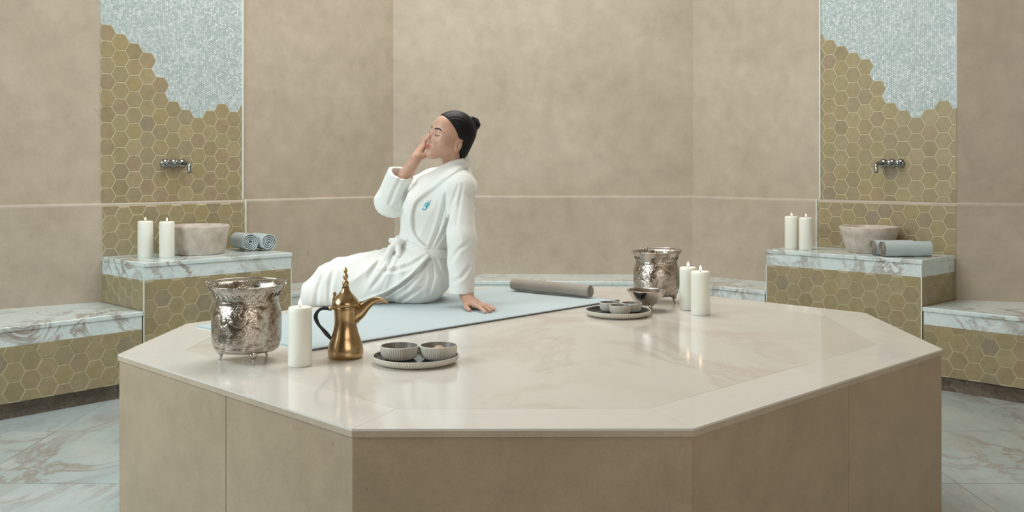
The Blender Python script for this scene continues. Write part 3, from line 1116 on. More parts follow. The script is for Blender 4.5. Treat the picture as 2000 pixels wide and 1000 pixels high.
v, f = tube(smooth_path([(-0.030, 0, 0.160), (-0.042, 0, 0.157), (-0.052, 0, 0.153)], 4), [0.010, 0.009, 0.0085, 0.008, 0.008, 0.0078, 0.0075, 0.0072, 0.007], 10)
mesh_obj('handle_mount', v, f, M['brass'], pot, True)
v, f = tube(smooth_path([(-0.037, 0, 0.170), (-0.038, 0, 0.184), (-0.034, 0, 0.196), (-0.036, 0, 0.206)], 4), [0.004, 0.004, 0.004, 0.004, 0.003, 0.003, 0.003, 0.004, 0.005, 0.0055, 0.0055, 0.005, 0.003], 8, 0.6, (0, 1, 0))
mesh_obj('thumb_piece', v, f, M['brass'], lid, True)


# ------------------------------------------------------------------ trays and ribbed bowls
def tray(loc, R, label):
    root = empty('serving_tray', loc)
    tag(root, label, 'tray', 'ribbed round trays')
    side = lambda r, z: 1.0 if (r > R * 0.93 and 0.006 < z < 0.022) else 0.0
    v, f = lathe([(0, 0.0), (R * 0.80, 0.0), (R * 0.82, 0.002), (R * 0.9, 0.0045), (R * 0.965, 0.009), (R * 0.995, 0.016), (R, 0.0215), (R, 0.0235), (R * 0.992, 0.0248), (R * 0.975, 0.0245), (R * 0.968, 0.022)], 400, 100, 0.0028, side)
    mesh_obj('rim', v, f, M['ceramic'], root, True)
    v, f = lathe([(R * 0.969, 0.0225), (R * 0.955, 0.015), (R * 0.92, 0.0115), (R * 0.8, 0.0105), (0, 0.0105)], 64)
    mesh_obj('glazed_plate', v, f, M['glaze'], root, True)


def ribbed_bowl(loc, R, h, label, group):
    root = empty('ribbed_bowl', loc)
    tag(root, label, 'bowl', group)
    side = lambda r, z: 1.0 if (r > R * 0.75 and h * 0.15 < z < h * 0.9) else 0.0
    v, f = lathe([(0, 0), (R * 0.62, 0), (R * 0.74, h * 0.04), (R * 0.88, h * 0.16), (R * 0.96, h * 0.36), (R * 0.995, h * 0.62), (R, h * 0.86), (R * 0.995, h * 0.97), (R * 0.975, h), (R * 0.945, h * 0.985)], 260, 52, R * 0.052, side)
    mesh_obj('shell', v, f, M['ceramic'], root, True)
    v, f = lathe([(R * 0.946, h * 0.986), (R * 0.93, h * 0.9), (R * 0.90, h * 0.6), (R * 0.78, h * 0.25), (R * 0.5, h * 0.14), (0, h * 0.13)], 48)
    mesh_obj('inner_glaze', v, f, M['bowl_in'], root, True)


def mound(name, loc, R, h, mat, label, cat, seed):
    rd = random.Random(seed)
    V, Fc = [(0, 0, h)], []
    rings, n = 7, 26
    for i in range(1, rings + 1):
        for k in range(n):
            a = 2 * math.pi * k / n
            r = R * i / rings
            z = h * (1 - (i / rings) ** 1.6) + (rd.uniform(-0.001, 0.001) if i < rings else 0)
            V.append((r * math.cos(a) + rd.uniform(-0.0006, 0.0006), r * math.sin(a) + rd.uniform(-0.0006, 0.0006), z))
    for k in range(n):
        Fc.append((0, 1 + k, 1 + (k + 1) % n))
        for i in range(rings - 1):
            a = 1 + i * n
            Fc.append((a + k, a + n + k, a + n + (k + 1) % n, a + (k + 1) % n))
    o = mesh_obj(name, V, Fc, mat, None, True, loc)
    tag(o, label, cat, kind='stuff')


T1 = Vector((at(812, 705, 3.055).x, 3.055, Z_PLAT))
tray(T1, 0.132, 'round ribbed tray with two bowls, right of the coffee pot')
zt = Z_PLAT + 0.0106
b1 = Vector((T1.x - 0.050, T1.y + 0.002, zt + 0.0002))
b2 = Vector((T1.x + 0.069, T1.y + 0.004, zt + 0.0002))
ribbed_bowl(b1, 0.0588, 0.042, 'ribbed bowl of dried herbs, nearer the brass coffee pot', 'ribbed stoneware bowls')
ribbed_bowl(b2, 0.0575, 0.043, 'ribbed bowl heaped with pinkish salt on the near tray', 'ribbed stoneware bowls')
mound('dried_herbs', b1 + Vector((0, 0, 0.0135)), 0.046, 0.012, M['herb'], 'dried brown herbs inside the left ribbed bowl on the near tray', 'herbs', 3)
mound('bath_salt', b2 + Vector((0.002, 0, 0.0120)), 0.040, 0.029, M['salt'], 'pinkish heap of bath salt in the ribbed bowl', 'salt', 4)
T2 = Vector((at(1207, 616, 4.02).x, 4.02, Z_PLAT))
tray(T2, 0.132, 'round ribbed tray with three small bowls in front of the silver bowl')
for (ox, oy, lb) in ((-0.028, 0.046, 'small ribbed bowl at the back left of the three on the far tray'), (0.004, -0.042, 'small ribbed bowl in front of the other two on the far tray'), (0.058, 0.030, 'small ribbed bowl on the far tray, nearest the silver footed bowl')):
    ribbed_bowl(Vector((T2.x + ox, T2.y + oy, zt + 0.0002)), 0.0425, 0.037, lb, 'small ribbed bowls on the far tray')


# ------------------------------------------------------------------ signed distance modelling for the figure
def A3(v):
    return np.array((v[0], v[1], v[2]), dtype=np.float64)


def cap(a, b, ra, rb=None):
    a, b = A3(a), A3(b)
    rb = ra if rb is None else rb
    ab = b - a
    L2 = max(float(ab @ ab), 1e-12)

    def f(p):
        t = np.clip(((p - a) @ ab) / L2, 0, 1)
        q = p - a - t[:, None] * ab
        return np.sqrt((q * q).sum(1)) - (ra + (rb - ra) * t)
    return f


def ell(c, r, axes=None):
    c, r = A3(c), np.array(r, dtype=np.float64)
    R = np.eye(3) if axes is None else np.array([A3(x) for x in axes])

    def f(p):
        q = (p - c) @ R.T
        k0 = np.sqrt(((q / r) ** 2).sum(1)) + 1e-9
        k1 = np.sqrt(((q / (r * r)) ** 2).sum(1)) + 1e-9
        return k0 * (k0 - 1) / k1
    return f


def smin(a, b, k):
    if k <= 0: return np.minimum(a, b)
    h = np.maximum(k - np.abs(a - b), 0) / k
    return np.minimum(a, b) - h * h * k * 0.25


def smax(a, b, k):
    return -smin(-a, -b, k)


def chain(ops):
    """ops: (mode, blend, fn); mode 'u' union, 's' subtract, 'i' intersect"""
    def f(p):
        d = None
        for mode, k, g in ops:
            v = g(p)
            if d is None: d = v
            elif mode == 'u': d = smin(d, v, k)
            elif mode == 's': d = smax(d, -v, k)
            else: d = smax(d, v, k)
        return d
    return f


def sdf_mesh(f, lo, hi, h, B=16, slack=1.15):
    """surface nets on the blocks that touch the surface"""
    lo, hi = np.array(lo, float), np.array(hi, float)
    nb = np.ceil((hi - lo) / (h * B)).astype(int) + 1
    gx = np.stack(np.meshgrid(*[np.arange(k) for k in nb], indexing='ij'), -1).reshape(-1, 3)
    ctr = lo + (gx + 0.5) * (h * B)
    act = gx[np.abs(f(ctr)) < h * B * 0.87 * slack + 0.012]
    N = nb * B + 3
    corner = np.array([(i, j, k) for i in (0, 1) for j in (0, 1) for k in (0, 1)])
    edges = [(a, b) for a in range(8) for b in range(a + 1, 8) if np.abs(corner[a] - corner[b]).sum() == 1]
    gi = np.stack(np.meshgrid(*[np.arange(B + 1)] * 3, indexing='ij'), -1).reshape(-1, 3)
    ids, pos, quads = [], [], []

    def gid(c):
        return (c[:, 0] * N[1] + c[:, 1]) * N[2] + c[:, 2]
    for b in act:
        base = b * B
        v = f(lo + (gi + base) * h).reshape(B + 1, B + 1, B + 1)
        s = v < 0
        if s.all() or not s.any(): continue
        cv = np.stack([v[c[0]:B + c[0], c[1]:B + c[1], c[2]:B + c[2]] for c in corner], -1)
        cs = cv < 0
        m = cs.any(-1) & ~cs.all(-1)
        idx = np.argwhere(m)
        vals = cv[m]
        acc = np.zeros((len(idx), 3)); cnt = np.zeros(len(idx))
        for (a, c) in edges:
            va, vc = vals[:, a], vals[:, c]
            x = (va < 0) != (vc < 0)
            t = np.where(x, va / np.where(x, va - vc, 1), 0)
            acc += np.where(x[:, None], corner[a] + t[:, None] * (corner[c] - corner[a]), 0)
            cnt += x
        pos.append(lo + (base + idx + acc / cnt[:, None]) * h)
        ids.append(gid(base + idx))
        for ax_ in range(3):
            sl0 = [slice(0, B)] * 3
            sl1 = [slice(0, B)] * 3
            sl1[ax_] = slice(1, B + 1)
            s0, s1 = s[tuple(sl0)], s[tuple(sl1)]
            e = np.argwhere(s0 != s1)
            if not len(e): continue
            flip = s0[tuple(e.T)]
            e = e + base
            u_, w_ = np.zeros(3, int), np.zeros(3, int)
            u_[(ax_ + 1) % 3] = 1
            w_[(ax_ + 2) % 3] = 1
            q = np.stack([gid(e - u_ - w_), gid(e - w_), gid(e), gid(e - u_)], 1)
            q[~flip] = q[~flip][:, ::-1]
            quads.append(q)
    ids = np.concatenate(ids); pos = np.concatenate(pos); quads = np.concatenate(quads)
    order = np.argsort(ids)
    ids, pos = ids[order], pos[order]
    k = np.searchsorted(ids, quads)
    k = np.clip(k, 0, len(ids) - 1)
    ok = (ids[k] == quads).all(1)
    return pos, k[ok]


def np_mesh(name, pos, quads, mat, parent=None):
    me = bpy.data.meshes.new(name)
    me.vertices.add(len(pos))
    me.vertices.foreach_set('co', pos.astype(np.float32).ravel())
    nq = len(quads)
    me.loops.add(nq * 4)
    me.loops.foreach_set('vertex_index', quads.astype(np.int32).ravel())
    me.polygons.add(nq)
    me.polygons.foreach_set('loop_start', np.arange(0, nq * 4, 4, dtype=np.int32))
    me.polygons.foreach_set('use_smooth', np.ones(nq, dtype=bool))
    me.update(calc_edges=True)
    me.validate()
    me.materials.append(mat)
    o = bpy.data.objects.new(name, me)
    return link(o, parent)


def grad(f, p, e=0.0015):
    g = np.stack([f(p + np.eye(3)[k] * e) - f(p - np.eye(3)[k] * e) for k in range(3)], 1)
    return g / (np.linalg.norm(g, axis=1)[:, None] + 1e-9)


def march(f, org, dirs, t0, t1, step=0.7):
    t = np.full(len(dirs), t0, float)
    for _ in range(90):
        d = f(org + dirs * t[:, None])
        t = np.minimum(t + d * step, t1)
    return org + dirs * t[:, None]


def px_dirs(pts):
    q = np.array(pts, float)
    return np.stack([(q[:, 0] - 1000) / F_PX, np.ones(len(q)), -(q[:, 1] - HORIZON) / F_PX], 1)


CAM0 = np.array([0, 0, CAM_Z])

# ------------------------------------------------------------------ the seated woman: joints
HO = np.array([-0.2695, 4.38, 1.408])


def head_axes(yaw, pitch, rollv):
    y, p, r = map(math.radians, (yaw, pitch, rollv))
    F0 = np.array([-math.sin(y), -math.cos(y), 0]); L0 = np.array([math.cos(y), -math.sin(y), 0]); Z = np.array([0, 0, 1.0])
    Fh = F0 * math.cos(p) + Z * math.sin(p)
    U1 = Z * math.cos(p) - F0 * math.sin(p)
    return Fh, L0 * math.cos(r) - U1 * math.sin(r), U1 * math.cos(r) + L0 * math.sin(r)


HF, HL, HU = head_axes(56, 13, 13)
HAX = (HF, HL, HU)


def hp(f, l, u):
    return HO + f * HF + l * HL + u * HU


SLn = np.array([-0.224, 4.296, 1.183])   # near shoulder
SRf = np.array([-0.352, 4.580, 1.205])   # far shoulder
LT = (SLn - SRf) / np.linalg.norm(SLn - SRf)
UT = np.array([0.16, 0.05, 0.98]); UT = UT - LT * (UT @ LT); UT /= np.linalg.norm(UT)
FT = np.cross(UT, -LT)
if FT[0] > 0: FT = -FT
TAX = (FT, LT, UT)
neck_base = np.array([-0.252, 4.445, 1.262])
elbow_n = np.array([-0.214, 4.245, 0.975])
wrist_n = np.array([-0.192, 4.215, 0.737])
elbow_f = A3(at(758, 392, 4.45))
wrist_f = A3(at(811, 313, 4.385))

head_ops = [
    ('u', 0, ell(hp(-0.012, 0, 0.032), (0.093, 0.072, 0.082), HAX)),
    ('u', 0.03, ell(hp(0.030, 0, -0.028), (0.062, 0.057, 0.072), HAX)),
    ('u', 0.02, ell(hp(0.052, 0, 0.035), (0.038, 0.050, 0.045), HAX)),
    ('u', 0.028, ell(hp(0.070, 0, -0.094), (0.021, 0.021, 0.016), HAX)),
    ('u', 0.03, cap(hp(0.062, 0.012, -0.090), hp(0.005, 0.047, -0.052), 0.013, 0.013)),
    ('u', 0.03, cap(hp(0.062, -0.012, -0.090), hp(0.005, -0.047, -0.052), 0.013, 0.013)),
    ('u', 0.035, ell(hp(0.058, 0.036, -0.026), (0.024, 0.022, 0.022), HAX)),
    ('u', 0.03, ell(hp(0.025, 0.050, -0.008), (0.040, 0.0145, 0.038), HAX)),
    ('u', 0.03, ell(hp(0.025, -0.050, -0.008), (0.040, 0.0145, 0.038), HAX)),
    ('u', 0.035, ell(hp(0.058, -0.036, -0.026), (0.024, 0.022, 0.022), HAX)),
    ('s', 0.014, ell(hp(0.098, 0.031, 0.001), (0.013, 0.017, 0.010), HAX)),
    ('s', 0.014, ell(hp(0.098, -0.031, 0.001), (0.013, 0.017, 0.010), HAX)),
    ('u', 0.004, ell(hp(0.0735, 0.031, -0.001), (0.0135, 0.0150, 0.0115), HAX)),
    ('u', 0.004, ell(hp(0.0735, -0.031, -0.001), (0.0135, 0.0150, 0.0115), HAX)),
    ('u', 0.014, cap(hp(0.084, 0.012, 0.0175), hp(0.072, 0.046, 0.0165), 0.006, 0.005)),
    ('u', 0.014, cap(hp(0.084, -0.012, 0.0175), hp(0.072, -0.046, 0.0165), 0.006, 0.005)),
    ('u', 0.012, cap(hp(0.083, 0, 0.012), hp(0.1065, 0, -0.034), 0.0068, 0.0085)),
    ('u', 0.008, ell(hp(0.1075, 0, -0.0365), (0.0095, 0.0095, 0.0085), HAX)),
    ('u', 0.006, ell(hp(0.0955, 0.0115, -0.0405), (0.0105, 0.0065, 0.0068), HAX)),
    ('u', 0.006, ell(hp(0.0955, -0.0115, -0.0405), (0.0105, 0.0065, 0.0068), HAX)),
    ('s', 0.003, ell(hp(0.1005, 0.0062, -0.0468), (0.0055, 0.0028, 0.003), HAX)),
    ('s', 0.003, ell(hp(0.1005, -0.0062, -0.0468), (0.0055, 0.0028, 0.003), HAX)),
    ('u', 0.016, ell(hp(0.076, 0, -0.064), (0.020, 0.026, 0.017), HAX)),
    ('u', 0.004, ell(hp(0.0915, 0.0065, -0.0610), (0.0078, 0.0145, 0.0052), HAX)),
    ('u', 0.004, ell(hp(0.0915, -0.0065, -0.0610), (0.0078, 0.0145, 0.0052), HAX)),
    ('u', 0.003, ell(hp(0.0900, 0, -0.0705), (0.0082, 0.0175, 0.0060), HAX)),
    ('s', 0.003, cap(hp(0.0995, -0.017, -0.0655), hp(0.0995, 0.017, -0.0655), 0.0022)),
    ('s', 0.012, ell(hp(0.0945, 0, -0.0805), (0.006, 0.014, 0.004), HAX)),
    ('u', 0.006, ell(hp(-0.010, 0.0725, -0.020), (0.0165, 0.0075, 0.0285), HAX)),
    ('u', 0.006, ell(hp(-0.010, -0.0725, -0.020), (0.0165, 0.0075, 0.0285), HAX)),
    ('s', 0.003, ell(hp(-0.006, 0.0815, -0.016), (0.0095, 0.0072, 0.0175), HAX)),
    ('u', 0.003, ell(hp(-0.013, 0.0765, -0.020), (0.0035, 0.0040, 0.0120), HAX)),
    ('s', 0.003, ell(hp(-0.006, -0.0815, -0.016), (0.0095, 0.0072, 0.0175), HAX)),
    ('u', 0.03, cap(hp(-0.022, 0, -0.055), neck_base, 0.046, 0.053)),
    ('u', 0.02, cap(hp(-0.012, 0.045, -0.045), neck_base + np.array([-0.03, -0.02, 0.0]), 0.012, 0.014)),
]


def finger(pts, r0, r1):
    n = len(pts) - 1
    return [('u', 0.004, cap(pts[i], pts[i + 1], r0 + (r1 - r0) * i / n, r0 + (r1 - r0) * (i + 1) / n)) for i in range(n)]


zm = Z_PLAT + MAT_H
# near hand, flat on the mat, fingers pointing away behind her
kn = [(-0.150, 4.105, zm + 0.022), (-0.141, 4.125, zm + 0.0225), (-0.134, 4.147, zm + 0.021), (-0.130, 4.169, zm + 0.018)]
tipn = [(-0.106, 4.022, zm + 0.0078), (-0.086, 4.050, zm + 0.0075), (-0.074, 4.088, zm + 0.0075), (-0.074, 4.128, zm + 0.007)]
near_hand = [('u', 0.02, cap(elbow_n, wrist_n, 0.038, 0.0265)), ('u', 0.02, cap(wrist_n, (-0.182, 4.185, zm + 0.027), 0.0255, 0.022))]
for i, (k_, t_) in enumerate(zip(kn, tipn)):
    k_, t_ = np.array(k_), np.array(t_)
    near_hand.append(('u', 0.014, cap((-0.180 + 0.004 * i, 4.180 + 0.006 * i, zm + 0.027), k_, 0.0155, 0.0105)))
    a_ = k_ + (t_ - k_) * 0.42 + np.array([0, 0, 0.004])
    b_ = k_ + (t_ - k_) * 0.74 + np.array([0, 0, 0.0015])
    near_hand += finger([k_, a_, b_, t_], 0.0092, 0.0064 if i < 3 else 0.0058)
near_hand.append(('u', 0.012, cap((-0.188, 4.175, zm + 0.022), (-0.190, 4.130, zm + 0.016), 0.016, 0.0115)))
near_hand += finger([(-0.190, 4.130, zm + 0.016), (-0.184, 4.098, zm + 0.011), (-0.172, 4.070, zm + 0.008)], 0.0108, 0.0072)

# far hand raised to the cheek
hdir = np.array([0.0, 0.0, 1.0])
wf = wrist_f
palm_c = A3(at(820, 297, 4.392))
far_hand = [('u', 0.02, cap(elbow_f, wf, 0.040, 0.0245))]
kf = [A3(at(827, 288, 4.398)), A3(at(823, 286, 4.413)), A3(at(820, 288, 4.428)), A3(at(819, 292, 4.443))]
mf = [A3(at(829, 274, 4.413)), A3(at(824, 270, 4.426)), A3(at(822, 272, 4.440)), A3(at(823, 278, 4.453))]
tf = [A3(at(835, 262, 4.428)), A3(at(830, 257, 4.438)), A3(at(829, 260, 4.452)), A3(at(830, 267, 4.464))]
_hf = chain(head_ops)
for _lst, _k, _r in ((kf, 0.15, 0.009), (mf, 0.5, 0.008), (tf, 1.0, 0.006)):
    for _i in range(4):
        _p = _lst[_i][None]
        for _ in range(4):
            _p = _p - grad(_hf, _p) * ((_hf(_p) - _r) * _k * (0.6 if _k < 1 else 1.0))[:, None]
            if _k < 1: break
        _lst[_i] = _p[0]
for i in range(4):
    far_hand.append(('u', 0.014, cap(wf + np.array([0.006, -0.006 + 0.005 * i, 0.014]), kf[i], 0.0155, 0.0105)))
    far_hand += finger([kf[i], mf[i], tf[i]], 0.0088, 0.0062)
far_hand.append(('u', 0.012, cap(wf + np.array([0.008, -0.006, 0.010]), A3(at(830, 304, 4.385)), 0.0150, 0.0115)))
far_hand += finger([A3(at(830, 304, 4.385)), A3(at(839, 301, 4.400)), A3(at(846, 297, 4.415))], 0.0098, 0.0070)

knee_n, knee_f = np.array([-0.805, 4.365, 0.755]), np.array([-0.795, 4.515, 0.758])
trunk = [
    ('u', 0.03, ell((-0.315, 4.44, 1.11), (0.095, 0.135, 0.15), TAX)),
    ('u', 0.05, cap(SRf, SLn, 0.042)),
    ('u', 0.05, ell((-0.385, 4.45, 0.93), (0.085, 0.115, 0.14), TAX)),
    ('u', 0.05, ell((-0.385, 4.46, 0.80), (0.12, 0.155, 0.105))),
    ('u', 0.02, cap(SLn, elbow_n, 0.046, 0.038)),
    ('u', 0.02, cap(SRf, elbow_f, 0.046, 0.040)),
    ('u', 0.03, cap((-0.40, 4.37, 0.79), knee_n, 0.078, 0.052)),
    ('u', 0.03, cap((-0.40, 4.54, 0.80), knee_f, 0.078, 0.052)),
    ('u', 0.02, cap(knee_n + np.array([-0.02, 0, -0.01]), (-0.915, 4.375, 0.40), 0.050, 0.032)),
    ('u', 0.02, cap(knee_f + np.array([-0.02, 0, -0.01]), (-0.895, 4.525, 0.40), 0.050, 0.032)),
    ('u', 0.03, cap((-0.905, 4.375, 0.37), (-1.04, 4.37, 0.31), 0.034, 0.022)),
    ('u', 0.03, cap((-0.885, 4.525, 0.37), (-1.02, 4.52, 0.31), 0.034, 0.022)),
]
head_f = chain(head_ops)
body_f0 = chain(head_ops + trunk)
far_f, near_f = chain(far_hand), chain(near_hand)


def boxed(g, lo, hi, pad=0.03):
    """evaluate g exactly only close to its box, a bound elsewhere"""
    lo, hi = np.array(lo), np.array(hi)

    def f(p):
        q = np.maximum(np.maximum(lo - p, p - hi), 0)
        out = np.sqrt((q * q).sum(1)) + pad
        m = out < pad + 0.04
        if m.any(): out[m] = g(p[m])
        return out
    return f


head_b = boxed(head_f, HO - 0.18, HO + 0.17)
far_b = boxed(far_f, np.minimum(elbow_f, wf) - 0.06, np.maximum(tf[0], wf) + 0.06)
near_b = boxed(near_f, np.array([-0.27, 4.0, 0.68]), np.array([-0.05, 4.31, 1.03]))
trunk_f = chain(trunk)


def body_f(p):
    return smin(smin(smin(trunk_f(p), head_b(p), 0.025), far_b(p), 0.0035), near_b(p), 0.012)


# ------------------------------------------------------------------ robe
torso_ops = [
    ('u', 0, ell((-0.335, 4.445, 1.105), (0.128, 0.168, 0.175), TAX)),
    ('u', 0.07, cap(SRf + np.array([0.012, -0.02, -0.005]), SLn + np.array([-0.012, 0.02, 0]), 0.058)),
    ('u', 0.06, cap(neck_base + np.array([0.005, -0.03, -0.045]), SLn + np.array([0, 0.01, 0.004]), 0.062, 0.060)),
    ('u', 0.06, ell(A3(at(822, 408, 4.37)), (0.075, 0.07, 0.08), TAX)),
    ('u', 0.06, ell(A3(at(812, 408, 4.50)), (0.075, 0.07, 0.08), TAX)),
    ('u', 0.07, ell((-0.395, 4.45, 0.93), (0.110, 0.145, 0.13), TAX)),
    ('u', 0.07, ell((-0.405, 4.455, 0.80), (0.140, 0.185, 0.122))),
]
torso_f = chain(torso_ops)
skirt_ops = [
    ('u', 0.08, cap((-0.42, 4.365, 0.790), (-0.78, 4.365, 0.764), 0.104, 0.080)),
    ('u', 0.08, cap((-0.44, 4.535, 0.828), (-0.77, 4.515, 0.770), 0.098, 0.076)),
    ('u', 0.08, cap((-0.50, 4.45, 0.825), (-0.77, 4.44, 0.772), 0.088, 0.072)),
    ('u', 0.075, cap((-0.77, 4.35, 0.765), (-0.880, 4.345, 0.705), 0.080, 0.052)),
    ('u', 0.075, cap((-0.77, 4.52, 0.765), (-0.880, 4.52, 0.705), 0.078, 0.052)),
    ('u', 0.075, cap((-0.880, 4.34, 0.705), (-0.880, 4.52, 0.705), 0.052)),
    ('u', 0.04, cap((-0.60, 4.335, 0.735), (-0.87, 4.32, 0.712), 0.060, 0.042)),
]
neck_ops = [('u', 0.035, cap(neck_base + np.array([-0.012, 0, -0.035]), neck_base + np.array([0.010, -0.002, 0.042]), 0.086, 0.060))]
cuff_n = np.array([-0.2135, 4.222, 0.7435])
sleeve_n = chain([('u', 0, cap(SLn, elbow_n, 0.060, 0.060)), ('u', 0.02, cap(elbow_n, cuff_n + np.array([0, 0, -0.06]), 0.061, 0.0525)),
                  ('i', 0.004, lambda p: cuff_n[2] - p[:, 2] + 0.02 * (p[:, 0] - cuff_n[0])),
                  ('s', 0.004, cap(cuff_n + np.array([0, 0, 0.02]), cuff_n + np.array([0, 0, -0.08]), 0.040, 0.045))])
cuff_f = A3(at(784, 338, 4.395))
axf = cuff_f - elbow_f; axf /= np.linalg.norm(axf)
sleeve_f = chain([('u', 0, cap(SRf, elbow_f + np.array([0.012, 0.01, -0.006]), 0.072, 0.060)),
                  ('u', 0.03, cap(elbow_f + np.array([-0.002, 0, 0.0]), cuff_f + axf * 0.08, 0.056, 0.060)),
                  ('u', 0.03, cap(elbow_f + np.array([0.0, 0, -0.012]), elbow_f + np.array([0.035, 0.02, -0.024]), 0.050, 0.05)),
                  ('i', 0.004, lambda p: (p - cuff_f) @ (axf * 0.93 + np.array([-0.05, -0.10, 0.10]))),
                  ('s', 0.004, cap(cuff_f - axf * 0.045, cuff_f + axf * 0.12, 0.040, 0.053))])
na = A3(at(856, 329, 4.4))
npl = np.array([-0.433, -0.10, 0.90]); npl /= np.linalg.norm(npl)
core_f = chain(torso_ops + neck_ops + skirt_ops)


FLAP = [at(a, b, 4.28) for (a, b) in ((640, 594), (694, 591), (713, 587), (758, 569), (780, 555), (804, 537), (820, 522), (836, 504), (845, 490))]
FLAP_X, FLAP_Z = [q.x for q in FLAP], [q.z for q in FLAP]


def folds(p):
    x, y, z = p[:, 0], p[:, 1], p[:, 2]
    sm = lambda a, b, v: np.clip((v - a) / (b - a), 0, 1) ** 2 * (3 - 2 * np.clip((v - a) / (b - a), 0, 1))
    # skirt folds fanning from the belt knot
    dx, dz = x + 0.47, z - 0.98
    th = np.arctan2(dz, -dx)
    rr = np.sqrt(dx * dx + dz * dz)
    w = sm(0.05, 0.16, rr) * (1 - sm(-0.52, -0.40, x)) * (1 - 0.75 * sm(0.18, 0.36, rr))
    rg = lambda v: 1.0 - 2.0 * np.abs(np.sin(v * 0.5)) ** 0.75
    d = 0.0040 * rg(15 * th + 5 * y + 1.2 + 1.5 * np.sin(9 * rr)) * w
    d += 0.0032 * rg(27 * th - 7 * y + 10 * x) * w
    # knee drape
    d += 0.0036 * rg(58 * x + 20 * z + 16 * y) * (1 - sm(-0.84, -0.70, x))
    # seat gathers under the belt
    w2 = sm(-0.50, -0.42, x) * (1 - sm(0.86, 0.90, z))
    d += 0.0032 * rg(64 * x + 18 * z + 2 * np.sin(20 * z)) * w2 * sm(0.68, 0.80, z)
    # chest: soft diagonal pulls
    w3 = sm(0.93, 0.97, z) * (1 - sm(1.16, 1.22, z))
    d += 0.0020 * rg(50 * x - 22 * z + 14 * y) * w3
    # overlapping front flap edge, near side
    zl = np.interp(x, FLAP_X, FLAP_Z)
    s = (z - zl) * 0.8
    flap = sm(-0.0022, 0.0022, s) * sm(-0.80, -0.66, x) * (1 - sm(-0.375, -0.345, x)) * (1 - sm(4.40, 4.46, y)) * (1 - sm(0.885, 0.935, z))
    d += 0.017 * flap
    return d


CREASE_PX = [
    (0.0170, 0.0060, [(690, 595), (713, 590), (758, 573), (780, 559), (804, 541), (822, 524), (839, 505)]),
    (0.0080, 0.0075, [(872, 380), (864, 420), (852, 458), (839, 489)]),
    (0.0055, 0.0065, [(880, 420), (866, 452), (846, 489)]),
    (0.0034, 0.0065, [(897, 362), (884, 398), (876, 440)]),
    (0.0024, 0.0060, [(905, 360), (899, 400), (893, 440)]),
    (0.0070, 0.0075, [(832, 498), (805, 516), (772, 526), (745, 528)]),
    (0.0070, 0.0070, [(838, 506), (818, 538), (795, 562)]),
    (0.0070, 0.0070, [(842, 508), (846, 540), (838, 572)]),
    (0.0060, 0.0065, [(850, 507), (861, 535), (862, 570)]),
    (0.0060, 0.0070, [(868, 508), (876, 530), (877, 555)]),
    (0.0065, 0.0085, [(751, 488), (735, 515), (722, 540)]),
    (0.0060, 0.0080, [(768, 505), (752, 530), (728, 560)]),
    (0.0060, 0.0090, [(655, 520), (648, 556), (646, 592)]),
    (0.0060, 0.0090, [(636, 528), (624, 562), (619, 596)]),
    (0.0060, 0.0080, [(823, 560), (800, 576), (780, 590)]),
    (0.0045, 0.0080, [(918, 470), (900, 482), (884, 505)]),
    (0.0040, 0.0080, [(920, 515), (905, 535), (888, 545)]),
    (0.0055, 0.0075, [(778, 352), (764, 378), (755, 402)]),
    (0.0055, 0.0075, [(796, 362), (782, 385), (764, 405)]),
    (0.0045, 0.0070, [(790, 385), (778, 402), (768, 414)]),
]
CREASES = [(dp, wd, [(at(a, b, 4.3).x, at(a, b, 4.3).z) for (a, b) in pl]) for (dp, wd, pl) in CREASE_PX]


def creases(p):
    x, z = p[:, 0], p[:, 2]
    out = np.zeros(len(p))
    lo_, hi_ = p.min(0), p.max(0)
    for dp, wd, pl in CREASES:
        xs = [q[0] for q in pl]; zs = [q[1] for q in pl]
        m_ = 3 * wd
        if lo_[0] > max(xs) + m_ or hi_[0] < min(xs) - m_ or lo_[2] > max(zs) + m_ or hi_[2] < min(zs) - m_: continue
        best = np.full(len(p), 1e9)
        n_ = len(pl) - 1
        tt = np.zeros(len(p))
        for i in range(n_):
            ax_, az_ = pl[i]
            bx_, bz_ = pl[i + 1]
            vx, vz = bx_ - ax_, bz_ - az_
            t = np.clip(((x - ax_) * vx + (z - az_) * vz) / (vx * vx + vz * vz), 0, 1)
            dd = (x - ax_ - t * vx) ** 2 + (z - az_ - t * vz) ** 2
            c_ = dd < best
            best = np.where(c_, dd, best)
            tt = np.where(c_, (i + t) / n_, tt)
        fade = np.sin(np.pi * np.clip(0.12 + 0.8 * tt, 0, 1)) ** 0.6
        r_ = np.sqrt(best) / wd
        out += 1.2 * dp * fade * (np.exp(-r_ * r_) - 0.45 * np.exp(-((r_ - 1.9) ** 2)))
    return out * (p[:, 1] < 4.47)


def core_cut(p):
    d = core_f(p) - folds(p) + creases(p) - 0.0016 * np.sin(38 * p[:, 0] + 3 * np.sin(31 * p[:, 1])) * np.sin(33 * p[:, 2] + 2)
    d = smax(d, (p - na) @ npl, 0.006)
    hem = -(p[:, 0] + 0.908 - 0.22 * (p[:, 2] - 0.735) * (p[:, 2] < 0.735))
    d = smax(d, hem, 0.01)
    return d


def sleeves(p):
    w = 0.0030 * (1 - 2 * np.abs(np.sin(13 * p[:, 2] + 34 * p[:, 0] + 26 * p[:, 1] + 1.5 * np.sin(17 * p[:, 2]))) ** 0.8)
    zz = np.clip((p[:, 2] - 0.76) / 0.1, 0, 1)
    cr = creases(p)
    return sleeve_n(p) - w * zz * 0.7 + cr, sleeve_f(p) - w * 0.5 + cr


